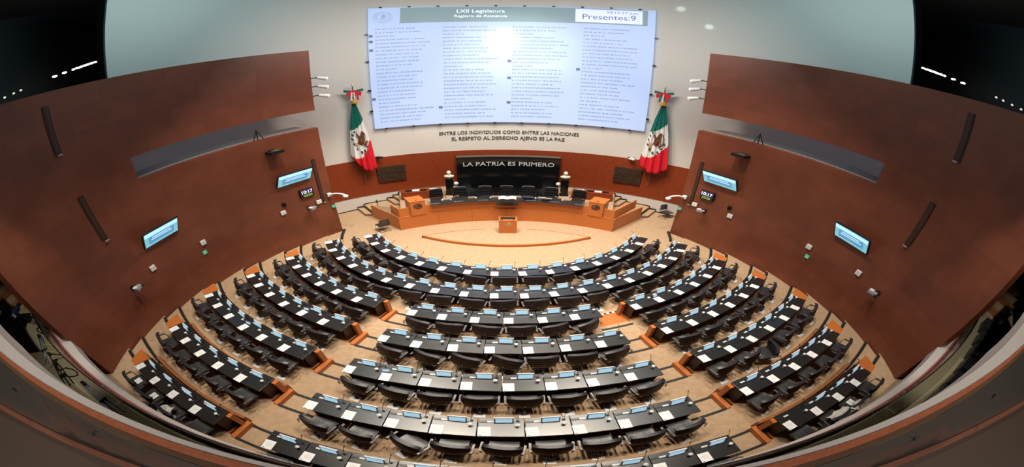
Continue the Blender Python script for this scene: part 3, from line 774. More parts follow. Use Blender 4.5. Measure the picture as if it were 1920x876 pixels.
# emblem on the screen
b = MB()
def arc_ring(b, cb, cz, r0, r1, n=36):
    for k in range(n):
        a, c = 2*pi*k/n, 2*pi*(k+1)/n; q = degrees(1/BR)
        P = [[backp(cb+q*rad*cos(an), cz+rad*sin(an), -.214) for rad in (r0, r1)] for an in (a, c)]; b.grid(P)
arc_ring(b, -26.5, 14.27, .42, .44); arc_ring(b, -26.5, 14.27, .27, .30)
for k in range(30):
    a = 2*pi*k/30; q = degrees(1/BR); mark(b, -26.5+q*.36*cos(a)-.08, -26.5+q*.36*cos(a)+.08, 14.27+.36*sin(a)-.03, 14.27+.36*sin(a)+.03, -.214)
for dx, dz, w, h in ((-.3, .05, .5, .05), (-.1, .1, .8, .05), (.2, .12, .9, .07), (.3, .03, .9, .06), (.1, -.05, .8, .06), (-.2, -.09, 1., .04), (0, -.15, 1.1, .035), (.1, .17, .4, .04)):
    mark(b, -26.5+dx-w/2, -26.5+dx+w/2, 14.27+dz-h/2, 14.27+dz+h/2, -.214)
b.build('round_emblem', SCG, t, recalc=False)
for k in range(10):
    for z, s_ in ((15.03, 1), (6.06, -1)):
        if k > 8 and 0: continue
        bb = -27 + 6*k
        b = MB(); p = backp(bb, z, -.16); b.box(tuple(p), (.12, .10, .09), M=Matrix.Rotation(-radians(bb), 4, 'Z')); b.build('clamp', BLACK, t)
for bb, zs in ((-29.9, (13.0, 11.0, 8.9, 7.4)), (30.6, (12.9, 10.9, 8.8, 7.0))):
    for z in zs:
        b = MB(); p = backp(bb, z, -.16); b.box(tuple(p), (.12, .10, .12), M=Matrix.Rotation(-radians(bb), 4, 'Z')); b.build('clamp', BLACK, t)

# ------------------------------------------------------------------ flags
def flag(side):
    nm = 'left' if side < 0 else 'right'
    # outline of the hanging cloth in (beta, z): pole-side edge and free edge
    if side < 0:
        pb = -33.9
        t = empty('flagpole'); tag(t, 'thin wall-mounted pole carrying the left flag', 'flagpole')
        A = [(-34.3, 8.15), (-34.9, 7.3), (-35.5, 6.3), (-35.9, 5.3), (-36.2, 4.45)]      # outer edge
        B = [(-33.6, 8.15), (-32.6, 7.2), (-31.9, 6.2), (-31.2, 5.2), (-30.7, 3.35)]      # inner edge
        tip = -33.3
    else:
        pb = 33.9
        t = empty('flagpole'); tag(t, 'thin wall-mounted pole carrying the right flag', 'flagpole')
        A = [(33.6, 8.15), (32.6, 7.2), (31.9, 6.2), (31.2, 5.2), (30.5, 4.0)]
        B = [(34.5, 8.15), (35.3, 7.2), (36.1, 6.2), (36.8, 5.2), (37.7, 3.75)]
        tip = 34.1
    b = MB(); b.tube([backp(pb+(.3 if side < 0 else -.3), 2.15, -.22), backp(pb, 9.35, -.45)], .028, 8); b.build('pole', mat('pole_wood', (.16, .08, .045), .4), t)
    b = MB(); c = backp(pb, 9.35, -.45); b.lathe([(.02, 0), (.06, .05), (.05, .12), (.01, .2)], tuple(c), 8); b.build('finial', GOLD, t)
    b = MB(); b.tube([backp(pb, 3.4, -.22), backp(pb, 3.4, -.045)], .03, 6); b.build('bracket', BLACK, t)
    n, m = 40, 46
    def lerp(L, v):
        x = v*(len(L)-1); i = min(int(x), len(L)-2); f = x-i; return (L[i][0]*(1-f)+L[i+1][0]*f, L[i][1]*(1-f)+L[i+1][1]*f)
    P = []
    for j in range(m+1):
        v = j/m; a = lerp(A, v); c = lerp(B, v); row = []
        for i in range(n+1):
            u = i/n; bb = a[0]*(1-u)+c[0]*u; z = a[1]*(1-u)+c[1]*u
            ue = u if side < 0 else 1-u
            z -= v*v*.55*sin(pi*u)**.8 * (1.2 if True else 1)
            fold = .09*v**.6*sin(u*pi*7+v*1.5) + .03*sin(u*pi*15)
            dr = -.42 - .22*v*(sin(pi*u)**.5) + fold*(.4+.6*v)
            row.append(backp(bb, z, dr))
        P.append(row)
    me_b = MB(); me_b.grid([[tuple(p) for p in r_] for r_ in P])
    # stripes run diagonally across the hanging cloth
    for fi, f in enumerate(me_b.f):
        j, i = divmod(fi, n); u = (i+.5)/n; v = (j+.5)/m
        uu = u if side < 0 else 1-u
        g = .46 - .20*uu if side < 0 else .46 - .20*(u)
        if side < 0: g, w = .50-.17*u, .98-.30*u
        else: g, w = .50-.17*u, .90-.20*u
        me_b.mi[fi] = 0 if v < g else (1 if v < w else 2)
    o = me_b.build('national_flag', [GREEN, FWHITE, RED], smooth=80, recalc=False)
    s = o.modifiers.new('th', 'SOLIDIFY'); s.thickness = .012
    tag(o, 'large green, white and red flag with eagle emblem hanging on the %s pole' % nm, 'flag')
    # emblem following the cloth
    def on(u, v, d=.03):
        j = min(max(v*m, 0), m-1e-6); i = min(max(u*n, 0), n-1e-6); j0, i0 = int(j), int(i); fj, fi = j-j0, i-i0
        p = P[j0][i0].lerp(P[j0][i0+1], fi).lerp(P[j0+1][i0].lerp(P[j0+1][i0+1], fi), fj)
        q = p + Vector((-p.x, BC-p.y, 0)).normalized()*d; return q
    def patch(b, pts, mi, d):
        c = (sum(p[0] for p in pts)/len(pts), sum(p[1] for p in pts)/len(pts))
        vs = [on(*c, d)] + [on(*p, d) for p in pts]; b.add([tuple(q) for q in vs], [(0, i+1, (i+1) % len(pts)+1) for i in range(len(pts))], mi)
    b = MB(); cu, cv = (.46, .625) if side < 0 else (.48, .60)
    s_ = 1
    def W(x, z): return (cu + x*.34, cv - z*.15)
    patch(b, [W(*p) for p in [(.1, .6), (.5, .95), (.95, .7), (1.1, .1), (.9, -.5), (.55, -.7), (.3, -.35), (.05, -.3), (-.05, .2)]], 0, .05)
    patch(b, [W(*p) for p in [(-.1, .5), (-.45, .75), (-.6, .5), (-.3, .35), (-.3, -.1), (-.5, -.4), (.1, -.5), (.35, -.1), (.2, .4)]], 0, .045)
    patch(b, [W(*p) for p in [(-.55, .95), (-.25, 1.0), (-.3, .8), (-.5, .75)]], 1, .045)
    for x0, z0 in ((.25, .2), (.5, -.1), (.72, .35)):
        patch(b, [W(x0, z0), W(x0+.12, z0+.05), W(x0+.08, z0-.3), W(x0-.02, z0-.3)], 1, .056)
    for k in range(9):
        a = pi*.75 + pi*1.15*k/8; x, z = 1.15*cos(a), 1.1*sin(a)
        patch(b, [W(x-.14, z-.08), W(x+.14, z-.10), W(x+.12, z+.10), W(x-.12, z+.12)], 2, .045)
    patch(b, [W(-1.0, -.25), W(-.55, -.3), W(-.45, -.75), W(-.85, -.7)], 3, .045)
    b.build('eagle_emblem', [EAGLE, GOLD, mat('emblem_green', (.02, .07, .04), .6), mat('emblem_tan', (.6, .32, .15), .6)], o, recalc=False)
    # bow of ribbons at the top
    c = backp(pb, 8.75, -.5)
    tb = empty('ribbon_bow', c, -radians(pb)); tag(tb, 'green, white and red ribbon bow tied atop the %s flagpole' % nm, 'bow')
    for sg in (-1, 1):
        b = MB(); b.add([(0, 0, .30), (sg*.42, -.04, .42), (sg*.44, -.04, .24), (0, -.03, .20)], [(0, 1, 2, 3)]); q = b.build('loop', GREEN, tb, recalc=False); q.modifiers.new('t', 'SOLIDIFY').thickness = .03
        b = MB(); b.add([(0, -.05, .34), (sg*.34, -.09, .20), (sg*.30, -.09, -.10), (sg*.02, -.06, .04)], [(0, 1, 2, 3)]); q = b.build('ribbon', RED, tb, recalc=False); q.modifiers.new('t', 'SOLIDIFY').thickness = .03
    for x, m_, w in ((-.10, GREEN if side > 0 else FWHITE, .07), (.0, FWHITE, .06), (.11, RED, .08)):
        b = MB(); b.add([(x-w/2, -.08, .2), (x+w/2, -.08, .2), (x*1.5+w/2, -.1, -.36), (x*1.5-w/2, -.1, -.36)], [(0, 1, 2, 3)]); q = b.build('tail', m_, tb, recalc=False); q.modifiers.new('t', 'SOLIDIFY').thickness = .02
    b = MB(); b.lathe([(.11, -.62), (.17, -.55), (.15, -.36), (.08, -.30)], n=10); b.build('gold_tassel', mat('tassel', (.55, .32, .05), .5), tb)
flag(-1); flag(1)

# ------------------------------------------------------------------ things on the side walls
def frame_on(side, phi, z, dr=-.02):
    """empty on the wall face; local x along the wall to the viewer's right, y into the wall, z up"""
    t = empty('e', wallp(side, phi, z, dr), wall_rot(side, phi)); return t
for side, sn in ((-1, 'left'), (1, 'right')):
    fr = side
    for phi, z, which in ((31.1, 4.66, 'near the screen end'), (10.2, 4.72, 'near the gallery end')):
        t = frame_on(side, phi, z); t.name = 'wall_television'
        tag(t, 'flat television on %s wood wall, %s' % (sn, which), 'television', 'wall televisions')
        M = Matrix.Rotation(radians(20), 4, 'X')
        pv = empty('tilt'); pv.parent = t; pv.location = (0, -.22, 0); pv.rotation_euler = (radians(16), 0, 0)
        bpy.data.objects.remove(pv)
        def part(name, c, d, m, par=None, bev=0):
            b = MB(); Mx = Matrix.Rotation(radians(24), 4, 'X')
            cc = Mx @ Vector(c); b.box((cc.x, cc.y-.24, cc.z), d, M=Mx); return b.build(name, m, par if par else t, bevel=bev)
        part('frame', (0, 0, 0), (1.68, .07, .86), TVF, bev=.01)
        sc = part('screen', (0, -.040, 0), (1.58, .010, .76), TEALSIG)
        part('title_band', (0, -.048, .27), (1.56, .004, .20), TVW, sc)
        part('picture_block', (0, -.048, -.06), (1.20, .004, .40), TVB, sc)
        part('text_line', (-.02, -.053, .06), (.85, .003, .05), TVW, sc)
        part('text_line', (.0, -.053, -.05), (1.0, .003, .05), TVW, sc)
        b = MB(); b.box((0, -.09, .0), (.3, .20, .3)); b.build('mount', BLACK, t)
    # digital clock
    t = frame_on(side, 32.6, 3.42); t.name = 'digital_clock'; tag(t, 'small digital clock with white and green digits on %s wall' % sn, 'clock')
    b = MB(); b.box((0, -.05, 0), (.66, .10, .54)); b.build('case', BLACK, t, bevel=.01)
    b = MB(); b.box((0, -.103, .10), (.60, .008, .26)); b.build('time_display', LEDBG, t)
    def seg_text(name, body, w, h, cz, m):
        cu = bpy.data.curves.new(name, 'FONT'); cu.body = body; ob = bpy.data.objects.new(name, cu); COL.objects.link(ob); bpy.context.view_layer.update()
        me = bpy.data.meshes.new_from_object(ob.evaluated_get(bpy.context.evaluated_depsgraph_get())); bpy.data.objects.remove(ob)
        xs = [v.co.x for v in me.vertices]; ys = [v.co.y for v in me.vertices]
        for v in me.vertices: v.co = ((((v.co.x-min(xs))/(max(xs)-min(xs)))-.5)*w, -.112, cz+(((v.co.y-min(ys))/(max(ys)-min(ys)))-.5)*h)
        me.materials.clear(); me.materials.append(m); q = bpy.data.objects.new(name, me); COL.objects.link(q); q.parent = t; return q
    seg_text('time_digits', '10:17', .52, .20, .10, LEDW); seg_text('second_digits', '2020', .42, .14, -.14, LEDG)
    # line-array loudspeakers (tall narrow dark slots)
    for phi, z0, z1, wd, which in ((3.7, 9.5, 11.45, .25, 'upper, near the gallery'), (4.0, 5.62, 7.62, .25, 'middle, near the gallery'), (34.9, 2.5, 5.35, .18, 'low, near the screen end')):
        t = frame_on(side, phi, z0, -.005); t.name = 'column_loudspeaker'; tag(t, 'tall narrow dark column loudspeaker on %s wall, %s' % (sn, which), 'loudspeaker', 'column loudspeakers')
        h = z1-z0; b = MB(); b.box((0, .0, h/2), (wd, .03, h)); b.build('housing', mat('speaker_housing', (.022, .011, .008), .5), t)
        b = MB(); b.box((0, -.02, h/2), (wd*.6, .01, h*.96)); b.build('grille', mat('speaker_grille', (.06, .024, .014), .6), t)
        b = MB(); b.box((0, -.06, -.05), (wd*.7, .08, .06)); b.build('cable_clip', STEEL, t)
    # white wireless boxes
    for phi, z, which in ((7.0, 3.38, 'below the far television'), (15.2, 3.1, 'above the green exit sign'), (28.2, 2.68, 'below the black corner speaker'), (34.1, 2.58, 'beside the low column loudspeaker')):
        t = frame_on(side, phi, z); t.name = 'wireless_access_point'; tag(t, 'white rounded square box on %s wall, %s' % (sn, which), 'access point', 'white wall boxes')
        b = MB(); b.box((0, -.03, 0), (.26, .06, .26)); b.build('cover', LID, t, bevel=.028)
        b = MB(); b.lathe([(.02, 0), (.02, .006)], n=8); q = b.build('led', STEEL, t); q.rotation_euler = (pi/2, 0, 0); q.location = (0, -.062, 0)
    for phi, z, which in ((14.7, 2.58, 'low on the curved wall'), (36.2, 1.97, 'at the wall end by the white wall')):
        t = frame_on(side, phi, z); t.name = 'exit_sign'; tag(t, 'small round green exit sign %s, %s side' % (which, sn), 'sign', 'green exit signs')
        b = MB(); b.box((0, -.02, 0), (.20, .04, .20)); b.build('plate', EXITG, t, bevel=.015)
        b = MB(); b.box((0, -.044, .02), (.10, .006, .03)); b.box((0, -.044, -.02), (.03, .006, .09)); b.build('pictogram', LID, t)
    # cctv cameras with bracket
    for phi, z, which in ((3.0, 3.22, 'near the gallery'), (32.3, 2.40, 'below the digital clock')):
        t = frame_on(side, phi, z); t.name = 'surveillance_camera'; tag(t, 'white and black camera on bracket on %s wall, %s' % (sn, which), 'camera', 'wall cameras')
        b = MB(); b.box((0, -.03, 0), (.16, .06, .2)); b.build('wall_plate', BLACK, t)
        b = MB(); b.tube([(0, -.05, 0), (.0, -.22, .02), (.02, -.30, .06)], .025, 6); b.build('arm', STEEL, t)
        b = MB(); b.box((.0, -.32, .06), (.34, .16, .14), M=Matrix.Rotation(.3, 4, 'Z')); b.build('body', mat('camera_body', (.32, .33, .35), .35), t, bevel=.02)
        b = MB(); b.box((-.10, -.31, .14), (.17, .13, .04), M=Matrix.Rotation(.3, 4, 'Z')); b.build('hood', LID, t)
        b = MB(); b.tube([(.16, -.36, .05), (.24, -.39, .04)], .05, 8); b.build('lens', BLACK, t)
    t = frame_on(side, 29.3, 6.42); t.name = 'projector'; tag(t, 'black projector box on %s wall above the near television' % sn, 'projector')
    b = MB(); b.box((0, -.24, 0), (.62, .42, .16)); b.build('body', BLACK, t, bevel=.02)
    b = MB(); b.box((0, -.04, .02), (.25, .08, .22)); b.build('wall_mount', BLACK, t)
    b = MB(); b.box((.05, -.24, .09), (.34, .26, .02)); b.build('top_vent', mat('projector_top', (.12, .10, .06), .5), t)
    t = frame_on(side, 28.8, 3.15); t.name = 'corner_speaker'; tag(t, 'tiny black wedge speaker on %s wall beside a white box' % sn, 'speaker')
    b = MB(); b.prism([(-.11, 0), (.11, 0), (.0, -.16)], -.1, .1); b.build('case', BLACK, t)
    # white arm camera at the end of the wall
    t = frame_on(side, 35.9, 2.85); t.name = 'dome_camera'; tag(t, 'white curved-arm dome camera at the end of the %s wood wall' % sn, 'camera')
    b = MB(); b.box((0, -.06, .0), (.20, .12, .22)); b.build('junction_box', LID, t, bevel=.02)
    b = MB(); q = -side*.30; b.tube([(0, -.1, .02), (q*.5, -.34, .10), (q*1.0, -.55, .06), (q*1.3, -.62, -.04)], [.05, .045, .05, .06], 8); b.build('arm', LID, t, smooth=True)
    b = MB(); b.lathe([(.02, -.14), (.10, -.10), (.13, 0), (.10, .05)], (q*1.35, -.64, -.10), 12); b.build('dome', LID, t, smooth=60)
    # spotlights on the end of the upper wall
    for k, z in enumerate((10.25, 9.72, 9.15)):
        p = wallp(side, 36.6, z, .05)
        t = empty('spotlight', p); tag(t, 'white spotlight on arm at end of %s upper wall, %s from the top' % (sn, ORD[k]), 'spotlight', 'wall-end spotlights')
        b = MB(); b.tube([(0, 0, 0), (-side*.12, .30, .02), (-side*.16, .42, -.02)], .03, 6); b.build('arm', BLACK, t)
        b = MB(); b.tube([(-side*.10, .36, .02), (-side*.42, .58, -.10)], [.08, .12], 10); b.build('lamp_head', LID, t, smooth=True)
        b = MB(); b.tube([(-side*.42, .58, -.10), (-side*.44, .595, -.108)], [.10, .10], 10); b.build('lens', mat('spot_lens', (.8, .8, .8), .3, emit=(1, .97, .9), es=.8), t)
    # bracket in the slot
    p = wallp(side, 28.2, 7.22, .12)
    t = empty('slot_bracket', p, wall_rot(side, 28.2)); tag(t, 'thin dark tripod bracket standing in the %s wall slot' % sn, 'bracket')
    b = MB(); b.tube([(-.2, 0, 0), (0, 0, .55)], .02, 5); b.tube([(.25, 0, 0), (0, 0, .55)], .02, 5); b.tube([(0, .02, 0), (0, 0, .6)], .02, 5); b.build('frame', BLACK, t)
    # cameras above the wood band on the back wall
    bb = -29.6 if side < 0 else 28.9
    p = backp(bb, 3.95, -.04)
    t = empty('ledge_camera', p, -radians(bb)); tag(t, '%s camera on the white wall just above the wood band, %s side' % ('black' if side < 0 else 'black and white', sn), 'camera')
    b = MB(); b.box((0, -.05, 0), (.12, .1, .12)); b.tube([(0, -.1, 0), (.02, -.22, .02)], .025, 6); b.build('bracket', BLACK, t)
    b = MB(); b.box((-.02, -.28, .03), (.36, .14, .13), M=Matrix.Rotation(-.5, 4, 'Z')); b.build('body', BLACK if side < 0 else LID, t, bevel=.02)
    b = MB(); b.box((-.18, -.22, .08), (.14, .12, .05)); b.build('hood', BLACK, t)

# rows of lamps in the dark upper galleries
for side, sn in ((-1, 'left'), (1, 'right')):
    ts = [(.02, 1), (.10, 1.6), (.17, 1.2), (.235, 1.6), (.30, 1.2), (.37, 1.8), (.45, .9), (.62, 1.6), (.80, 1.7), (.98, 0), (1.1, 0), (1.25, 0), (1.4, 0)]
    for k, (u, s_) in enumerate(ts):
        y = -4.15 - 2.9*u - (1.2 if u > .9 else 0); x = side*15.0
        t = empty('gallery_lamp', (x, y, 13.78 + .2*(y+4.2)), 0); tag(t, 'small bright lamp in the dark %s upper gallery, %s from the white wall' % (sn, ORD[k]), 'lamp', 'lamps of the %s upper gallery' % sn)
        b = MB(); b.box((side*.05, 0, .06), (.08, .12, .06)); b.build('housing', BLACK, t)
        b = MB(); w_ = max(.6, s_); b.lathe([(.02, -.05), (.07, -.03), (.07, .03), (.02, .05)], n=8, sx=1, sy=w_); b.build('bulb', LAMPE if s_ else LAMPD, t)

# ------------------------------------------------------------------ galleries behind the last row
def gring(c, R, x0, x1, z, n=40): return [(x0+(x1-x0)*k/n, c-sqrt(R*R-(x0+(x1-x0)*k/n)**2), z) for k in range(n+1)]
def gslab(name, c, R0, R1, x0, x1, z0, z1, m, parent=None, n=40):
    b = MB(); b.slab([gring(c, R0, x0, x1, z1, n), gring(c, R1, x0, x1, z1, n)], lambda p: (p[0], p[1], z0)); return b.build(name, m, parent, smooth=30)
C1, C2 = 8.14, 8.4
X1 = 16.5
t = empty('press_gallery_parapet'); tag(t, 'curved parapet with pale ledge, glass panels and chrome rail behind the last row', 'balustrade')
b = MB(); b.slab([gring(5.3, 21.94, -14.5, 14.5, 3.60, 50), gring(C1, 24.80, -14.5, 14.5, 3.60, 50)], lambda p: (p[0], p[1], 3.05)); b.build('ledge', LEDGE, t, smooth=30)
gslab('wood_strip', C1, 24.80, 24.86, -X1, X1, 3.10, 3.61, mat('strip_wood', (.38, .12, .10), .4), t)
NP = 11
for k in range(NP):
    x0 = -X1 + 2*X1*k/NP; x1 = x0 + 2*X1/NP - .03
    g = gslab('glass_panel', C1, 24.875, 24.895, x0, x1, 3.60, 4.46, GLASS, t, 6)
    for xx in (x0+.35, x1-.35):
        for zz in (3.75, 4.2):
            b = MB(); y = C1-sqrt(24.86**2-xx*xx); b.lathe([(.03, 0), (.03, .02)], n=8); q = b.build('glass_stud', STEEL, t); q.location = (xx, y, zz); q.rotation_euler = (pi/2, 0, 0)
b = MB(); b.tube(gring(C1, 24.885, -X1, X1, 4.49, 60), .028, 8); b.build('handrail', CHROME, t, smooth=True)
struct(gslab('floor_press_gallery', C1, 24.86, 27.3, -17.6, 17.6, 3.0, 3.28, GREENC))
t = empty('upper_gallery_parapet'); tag(t, 'upper gallery parapet with pale ledge, orange cap, woven pad and dark glass', 'balustrade')
CV = [(1.6, 18.876), (7.9, 25.217), (6.3, 23.70), (5.5, 22.97)]     # plan circles of the edges, outermost first
def cvy(i, x):      # edge curves; beyond 6 m from the middle they run parallel
    q = max(-6, min(6, x)); f = lambda k, v: CV[k][0]-sqrt(CV[k][1]**2-v*v)
    return f(1, x) + ((-17.60 if i == 9 else f(i, q)) - f(1, q))
def cring(i, z, x=12, n=60, dy=0): return [(-x+2*x*k/n, cvy(i, -x+2*x*k/n)+dy, z) for k in range(n+1)]
def gs2(name, A, B, z0, z1, m):
    b = MB(); b.slab([cring(A, z1), cring(B, z1)], lambda p: (p[0], p[1], z0)); return b.build(name, m, t, smooth=30)
gs2('ledge', 0, 1, 7.3, 8.20, LEDGE)
gs2('wood_cap', 1, 2, 7.3, 8.215, CAPW)
WK = WICKER.node_tree; br = WK.nodes.new('ShaderNodeTexBrick'); tc = WK.nodes.new('ShaderNodeTexCoord'); mp = WK.nodes.new('ShaderNodeMapping')
mp.inputs['Scale'].default_value = (30, 45, 30); WK.links.new(tc.outputs['Object'], mp.inputs[0]); WK.links.new(mp.outputs[0], br.inputs['Vector'])
br.inputs['Color1'].default_value = (.21, .115, .06, 1); br.inputs['Color2'].default_value = (.13, .065, .035, 1); br.inputs['Mortar'].default_value = (.06, .03, .015, 1); br.inputs['Scale'].default_value = 1; br.inputs['Mortar Size'].default_value = .05
WK.links.new(br.outputs['Color'], WK.nodes['Principled BSDF'].inputs['Base Color'])
gs2('woven_pad', 2, 3, 7.6, 8.205, WICKER)
b = MB(); P = [cring(3, 8.19, dy=-.005), cring(9, 7.42)]
b.slab([[tuple(p) for p in r_] for r_ in P], lambda p: (p[0], p[1], p[2]-.02)); b.build('sloping_glass', GLASSD, t, smooth=30)
b = MB(); b.slab([cring(9, 7.44), cring(9, 7.44, dy=-.09)], lambda p: (p[0], p[1], 7.3)); b.build('base_wood_strip', mat('base_wood', (.22, .085, .05), .5), t)
for k in range(9):
    x = -6+1.5*k; y = (CV[3][0]-sqrt(CV[3][1]**2-x*x)-17.6)/2
    b = MB(); b.lathe([(.035, 0), (.035, .03)], n=8); q = b.build('glass_stud', STEEL, t); q.location = (x, y, 7.90)
b = MB(); b.slab([cring(9, 7.3, dy=.03), [(p[0], -22.7, p[2]) for p in cring(9, 7.3)]], lambda p: (p[0], p[1], 7.1)); struct(b.build('floor_upper_gallery', BROWNF))
# camera tripods and cases, left press gallery
def gp(x, R, z=3.285): return Vector((x, C1-sqrt(R*R-x*x), z))
def tripod(x, R, rz, lab, hgt, cam_):
    p = gp(x, R); t = empty('camera_tripod', p, rz); tag(t, lab, 'tripod')
    for k in range(3):
        a = 2*pi*k/3; b = MB(); b.tube([(.04*cos(a), .04*sin(a), hgt), (.42*cos(a), .42*sin(a), .02)], .022, 6, 0); q = b.build('leg', BLACK, t)
        b = MB(); b.lathe([(.04, 0), (.03, .03)], (.42*cos(a), .42*sin(a), 0), 8); b.build('foot', BLACK, q)
    b = MB(); b.lathe([(.05, hgt-.05), (.06, hgt), (.05, hgt+.1)], n=10); b.build('head', BLACK, t)
    b = MB(); b.tube([(0, 0, hgt+.05), (-.35, -.15, hgt-.08)], .012, 6); b.build('pan_handle', STEEL, t)
    if cam_:
        c = empty('video_camera', (p.x, p.y, p.z+hgt+.1), rz); tag(c, 'dark blue video camera on the tripod in the left press gallery', 'camera')
        b = MB(); b.box((0, 0, .11), (.20, .50, .20)); b.build('body', NAVY, c, bevel=.02)
        b = MB(); b.tube([(0, .25, .11), (0, .50, .11)], [.07, .09], 10); b.build('lens', BLACK, c)
        b = MB(); b.tube([(0, -.15, .21), (0, -.12, .28), (0, .15, .28), (0, .18, .21)], .015, 6); b.build('handle', BLACK, c)
        b = MB(); b.box((-.16, .05, .16), (.10, .16, .09)); b.build('viewfinder', BLACK, c)
        b = MB(); b.box((0, -.29, .10), (.14, .09, .16)); b.build('battery', SILVER, c)
tripod(-13.4, 25.6, .5, 'black tripod carrying a video camera, left press gallery', .75, True)
tripod(-10.6, 25.35, 1.1, 'low black tripod without a camera, left press gallery', .45, False)
def folded(x, R, rz, m_, lab, L_=1.5):
    p = gp(x, R); t = empty('folded_tripod', (p.x, p.y, p.z+.06), rz); tag(t, lab, 'tripod', 'folded tripods in the press gallery')
    for k, y in enumerate((-.07, .0, .07)):
        b = MB(); b.tube([(0, y, .02), (L_, y*2.0, .0)], .022, 6); b.build('leg', m_, t)
    b = MB(); b.tube([(-.18, 0, .03), (.05, 0, .03)], .07, 8); b.build('head', BLACK, t)
    b = MB(); b.box((L_*.55, 0, .02), (.08, .26, .06)); b.build('spreader', BLACK, t)
SLV = mat('silver_legs', (.50, .52, .72), .3, metal=.5)
folded(-12.3, 25.45, -.62, SLV, 'pale folded tripod lying beside the video camera', 1.6)
folded(-8.9, 25.25, -.36, SLV, 'long silver folded tripod lying nearest the middle of the gallery', 1.7)
folded(-10.6, 25.5, -.5, BLACK, 'black folded tripod lying between the silver ones', 1.3)
for k, (x, R, c_) in enumerate(((-9.9, 25.35, BLACK), (-12.6, 25.2, BLACK), (-11.5, 25.35, YELLOW))):
    p = gp(x, R); rr = random.Random(k); pts = [(p.x+.35*cos(i*.7)*(1+.25*rr.random()), p.y+.14*sin(i*.7)*(1+.4*rr.random()), p.z+.02+.01*rr.random()) for i in range(26)]
    b = MB(); b.tube(pts, .016, 5); tag(b.build('cable_coil', c_, smooth=True), ['black cable coil beside the long silver tripod', 'black cable coil beside the video camera', 'yellow striped cable coil on the press gallery floor'][k], 'cable')
p = gp(-14.0, 25.7)
t = empty('equipment_case', (p.x, p.y, p.z), .4); tag(t, 'small black equipment case behind the video camera', 'case')
b = MB(); b.box((0, 0, .16), (.5, .32, .32)); b.build('body', BLACK, t, bevel=.02)
b = MB(); b.tube([(-.1, 0, .32), (-.1, 0, .37), (.1, 0, .37), (.1, 0, .32)], .014, 6); b.build('handle', STEEL, t)
# stepped seats, right press gallery, and wooden steps at both ends
for k in range(6):
    x = 9.2 + .95*k; p = gp(x, 25.9)
    t = empty('upholstered_bench', (p.x, p.y, 3.285), atan2(x, 24)); tag(t, 'black upholstered seat block in right press gallery, %s from the middle' % ORD[k], 'seat', 'black seats of the right press gallery')
    b = MB(); b.box((0, 0, .22), (.80, .62, .44)); b.build('seat', LEATHER, t, bevel=.03)
    b = MB(); b.box((0, -.30, .58), (.80, .10, .40)); b.build('backrest', LEATHER, t, bevel=.03)
for side, sn in ((-1, 'left'), (1, 'right')):
    t = empty('gallery_steps'); tag(t, 'wooden steps with dark gaps rising at the far %s end of the press gallery' % sn, 'stairs')
    for k in range(6):
        x = side*(14.9+.32*k); p = gp(min(abs(x), 24)*side, 26.0)
        b = MB(); b.box((p.x, p.y+.2, 3.28+.10*(k+1)), (.26, 2.0, .20*(k+1))); b.build('tread', RISER if k % 2 else CARPET2, t)

# jackets and bags left on chairs of the rearmost row
def cloth(loc, rz, m_, label, cat, name, sx=.5, sy=.4, seed=0):
    rr = random.Random(seed); n = 10
    ph = [rr.uniform(0, 6) for _ in range(4)]
    P = [[((i/n-.5)*sx*(1+.12*sin(j+ph[0])), (j/n-.5)*sy*(1+.15*sin(i*.9+ph[1])), .10*sin(i*.8+ph[2])*sin(j*.7+ph[3])*.6 + .05*cos(i*1.9+j)*.5 - .5*max(0, abs(j/n-.5)-.3)) for j in range(n+1)] for i in range(n+1)]
    b = MB(); b.slab(P, lambda p: (p[0]*.95, p[1]*.95, p[2]-.05)); o = b.build(name, m_, smooth=60, loc=loc, rz=rz); tag(o, label, cat); return o
def chair_at(r, a, dr, z): return pol(RB[r]+dr, a, z)
off7 = degrees(.315/RP[6]); p7 = degrees(.9/RP[6])
aL = -32.75+off7; aR = 20.62+off7
CREAM = mat('cream_cloth', (.62, .58, .52), .8)
GREYC = mat('grey_cloth', (.32, .30, .29), .8)
cloth(chair_at(6, aL+2*p7, .42, ZF[6]+.78), radians(aL+2*p7)+.5, CREAM, 'cream jacket draped over a left block chair of the rearmost row', 'jacket', 'jacket', .42, .42, 1)
cloth(chair_at(6, aL+2.3*p7, .62, ZF[6]+.62), radians(aL+2.3*p7), GREYC, 'grey scarf hanging beside the cream jacket, left rear', 'scarf', 'scarf', .26, .40, 2)
cloth(chair_at(6, aR+1.1*p7, .42, ZF[6]+.80), radians(aR+p7), CREAM, 'large cream coat over a right block chair of the rearmost row', 'coat', 'coat', .72, .42, 3)
cloth(chair_at(6, aR+1.75*p7, .50, ZF[6]+.84), radians(aR+1.7*p7)+.4, CREAM, 'white scarf beside the cream coat, right rear', 'scarf', 'scarf', .42, .24, 4)
for r, k, i, lab in ((6, 'L', 0, 'first'), (6, 'L', 1, 'second'), (6, 'R', 2, 'third')):
    n_, a0 = blk[(r, k)]; a = a0 + degrees(.315/RP[r]) + i*p7
    t = empty('open_folder', chair_at(r, a, .30, ZF[r]+.50), radians(a)); tag(t, 'white folder on seat of %s chair from left, %s, rearmost row' % (lab, BLK[k]), 'folder')
    for sg in (-1, 1):
        b = MB(); b.box((sg*.062, 0, .01), (.11, .22, .02)); b.build('page', PAPER, t)
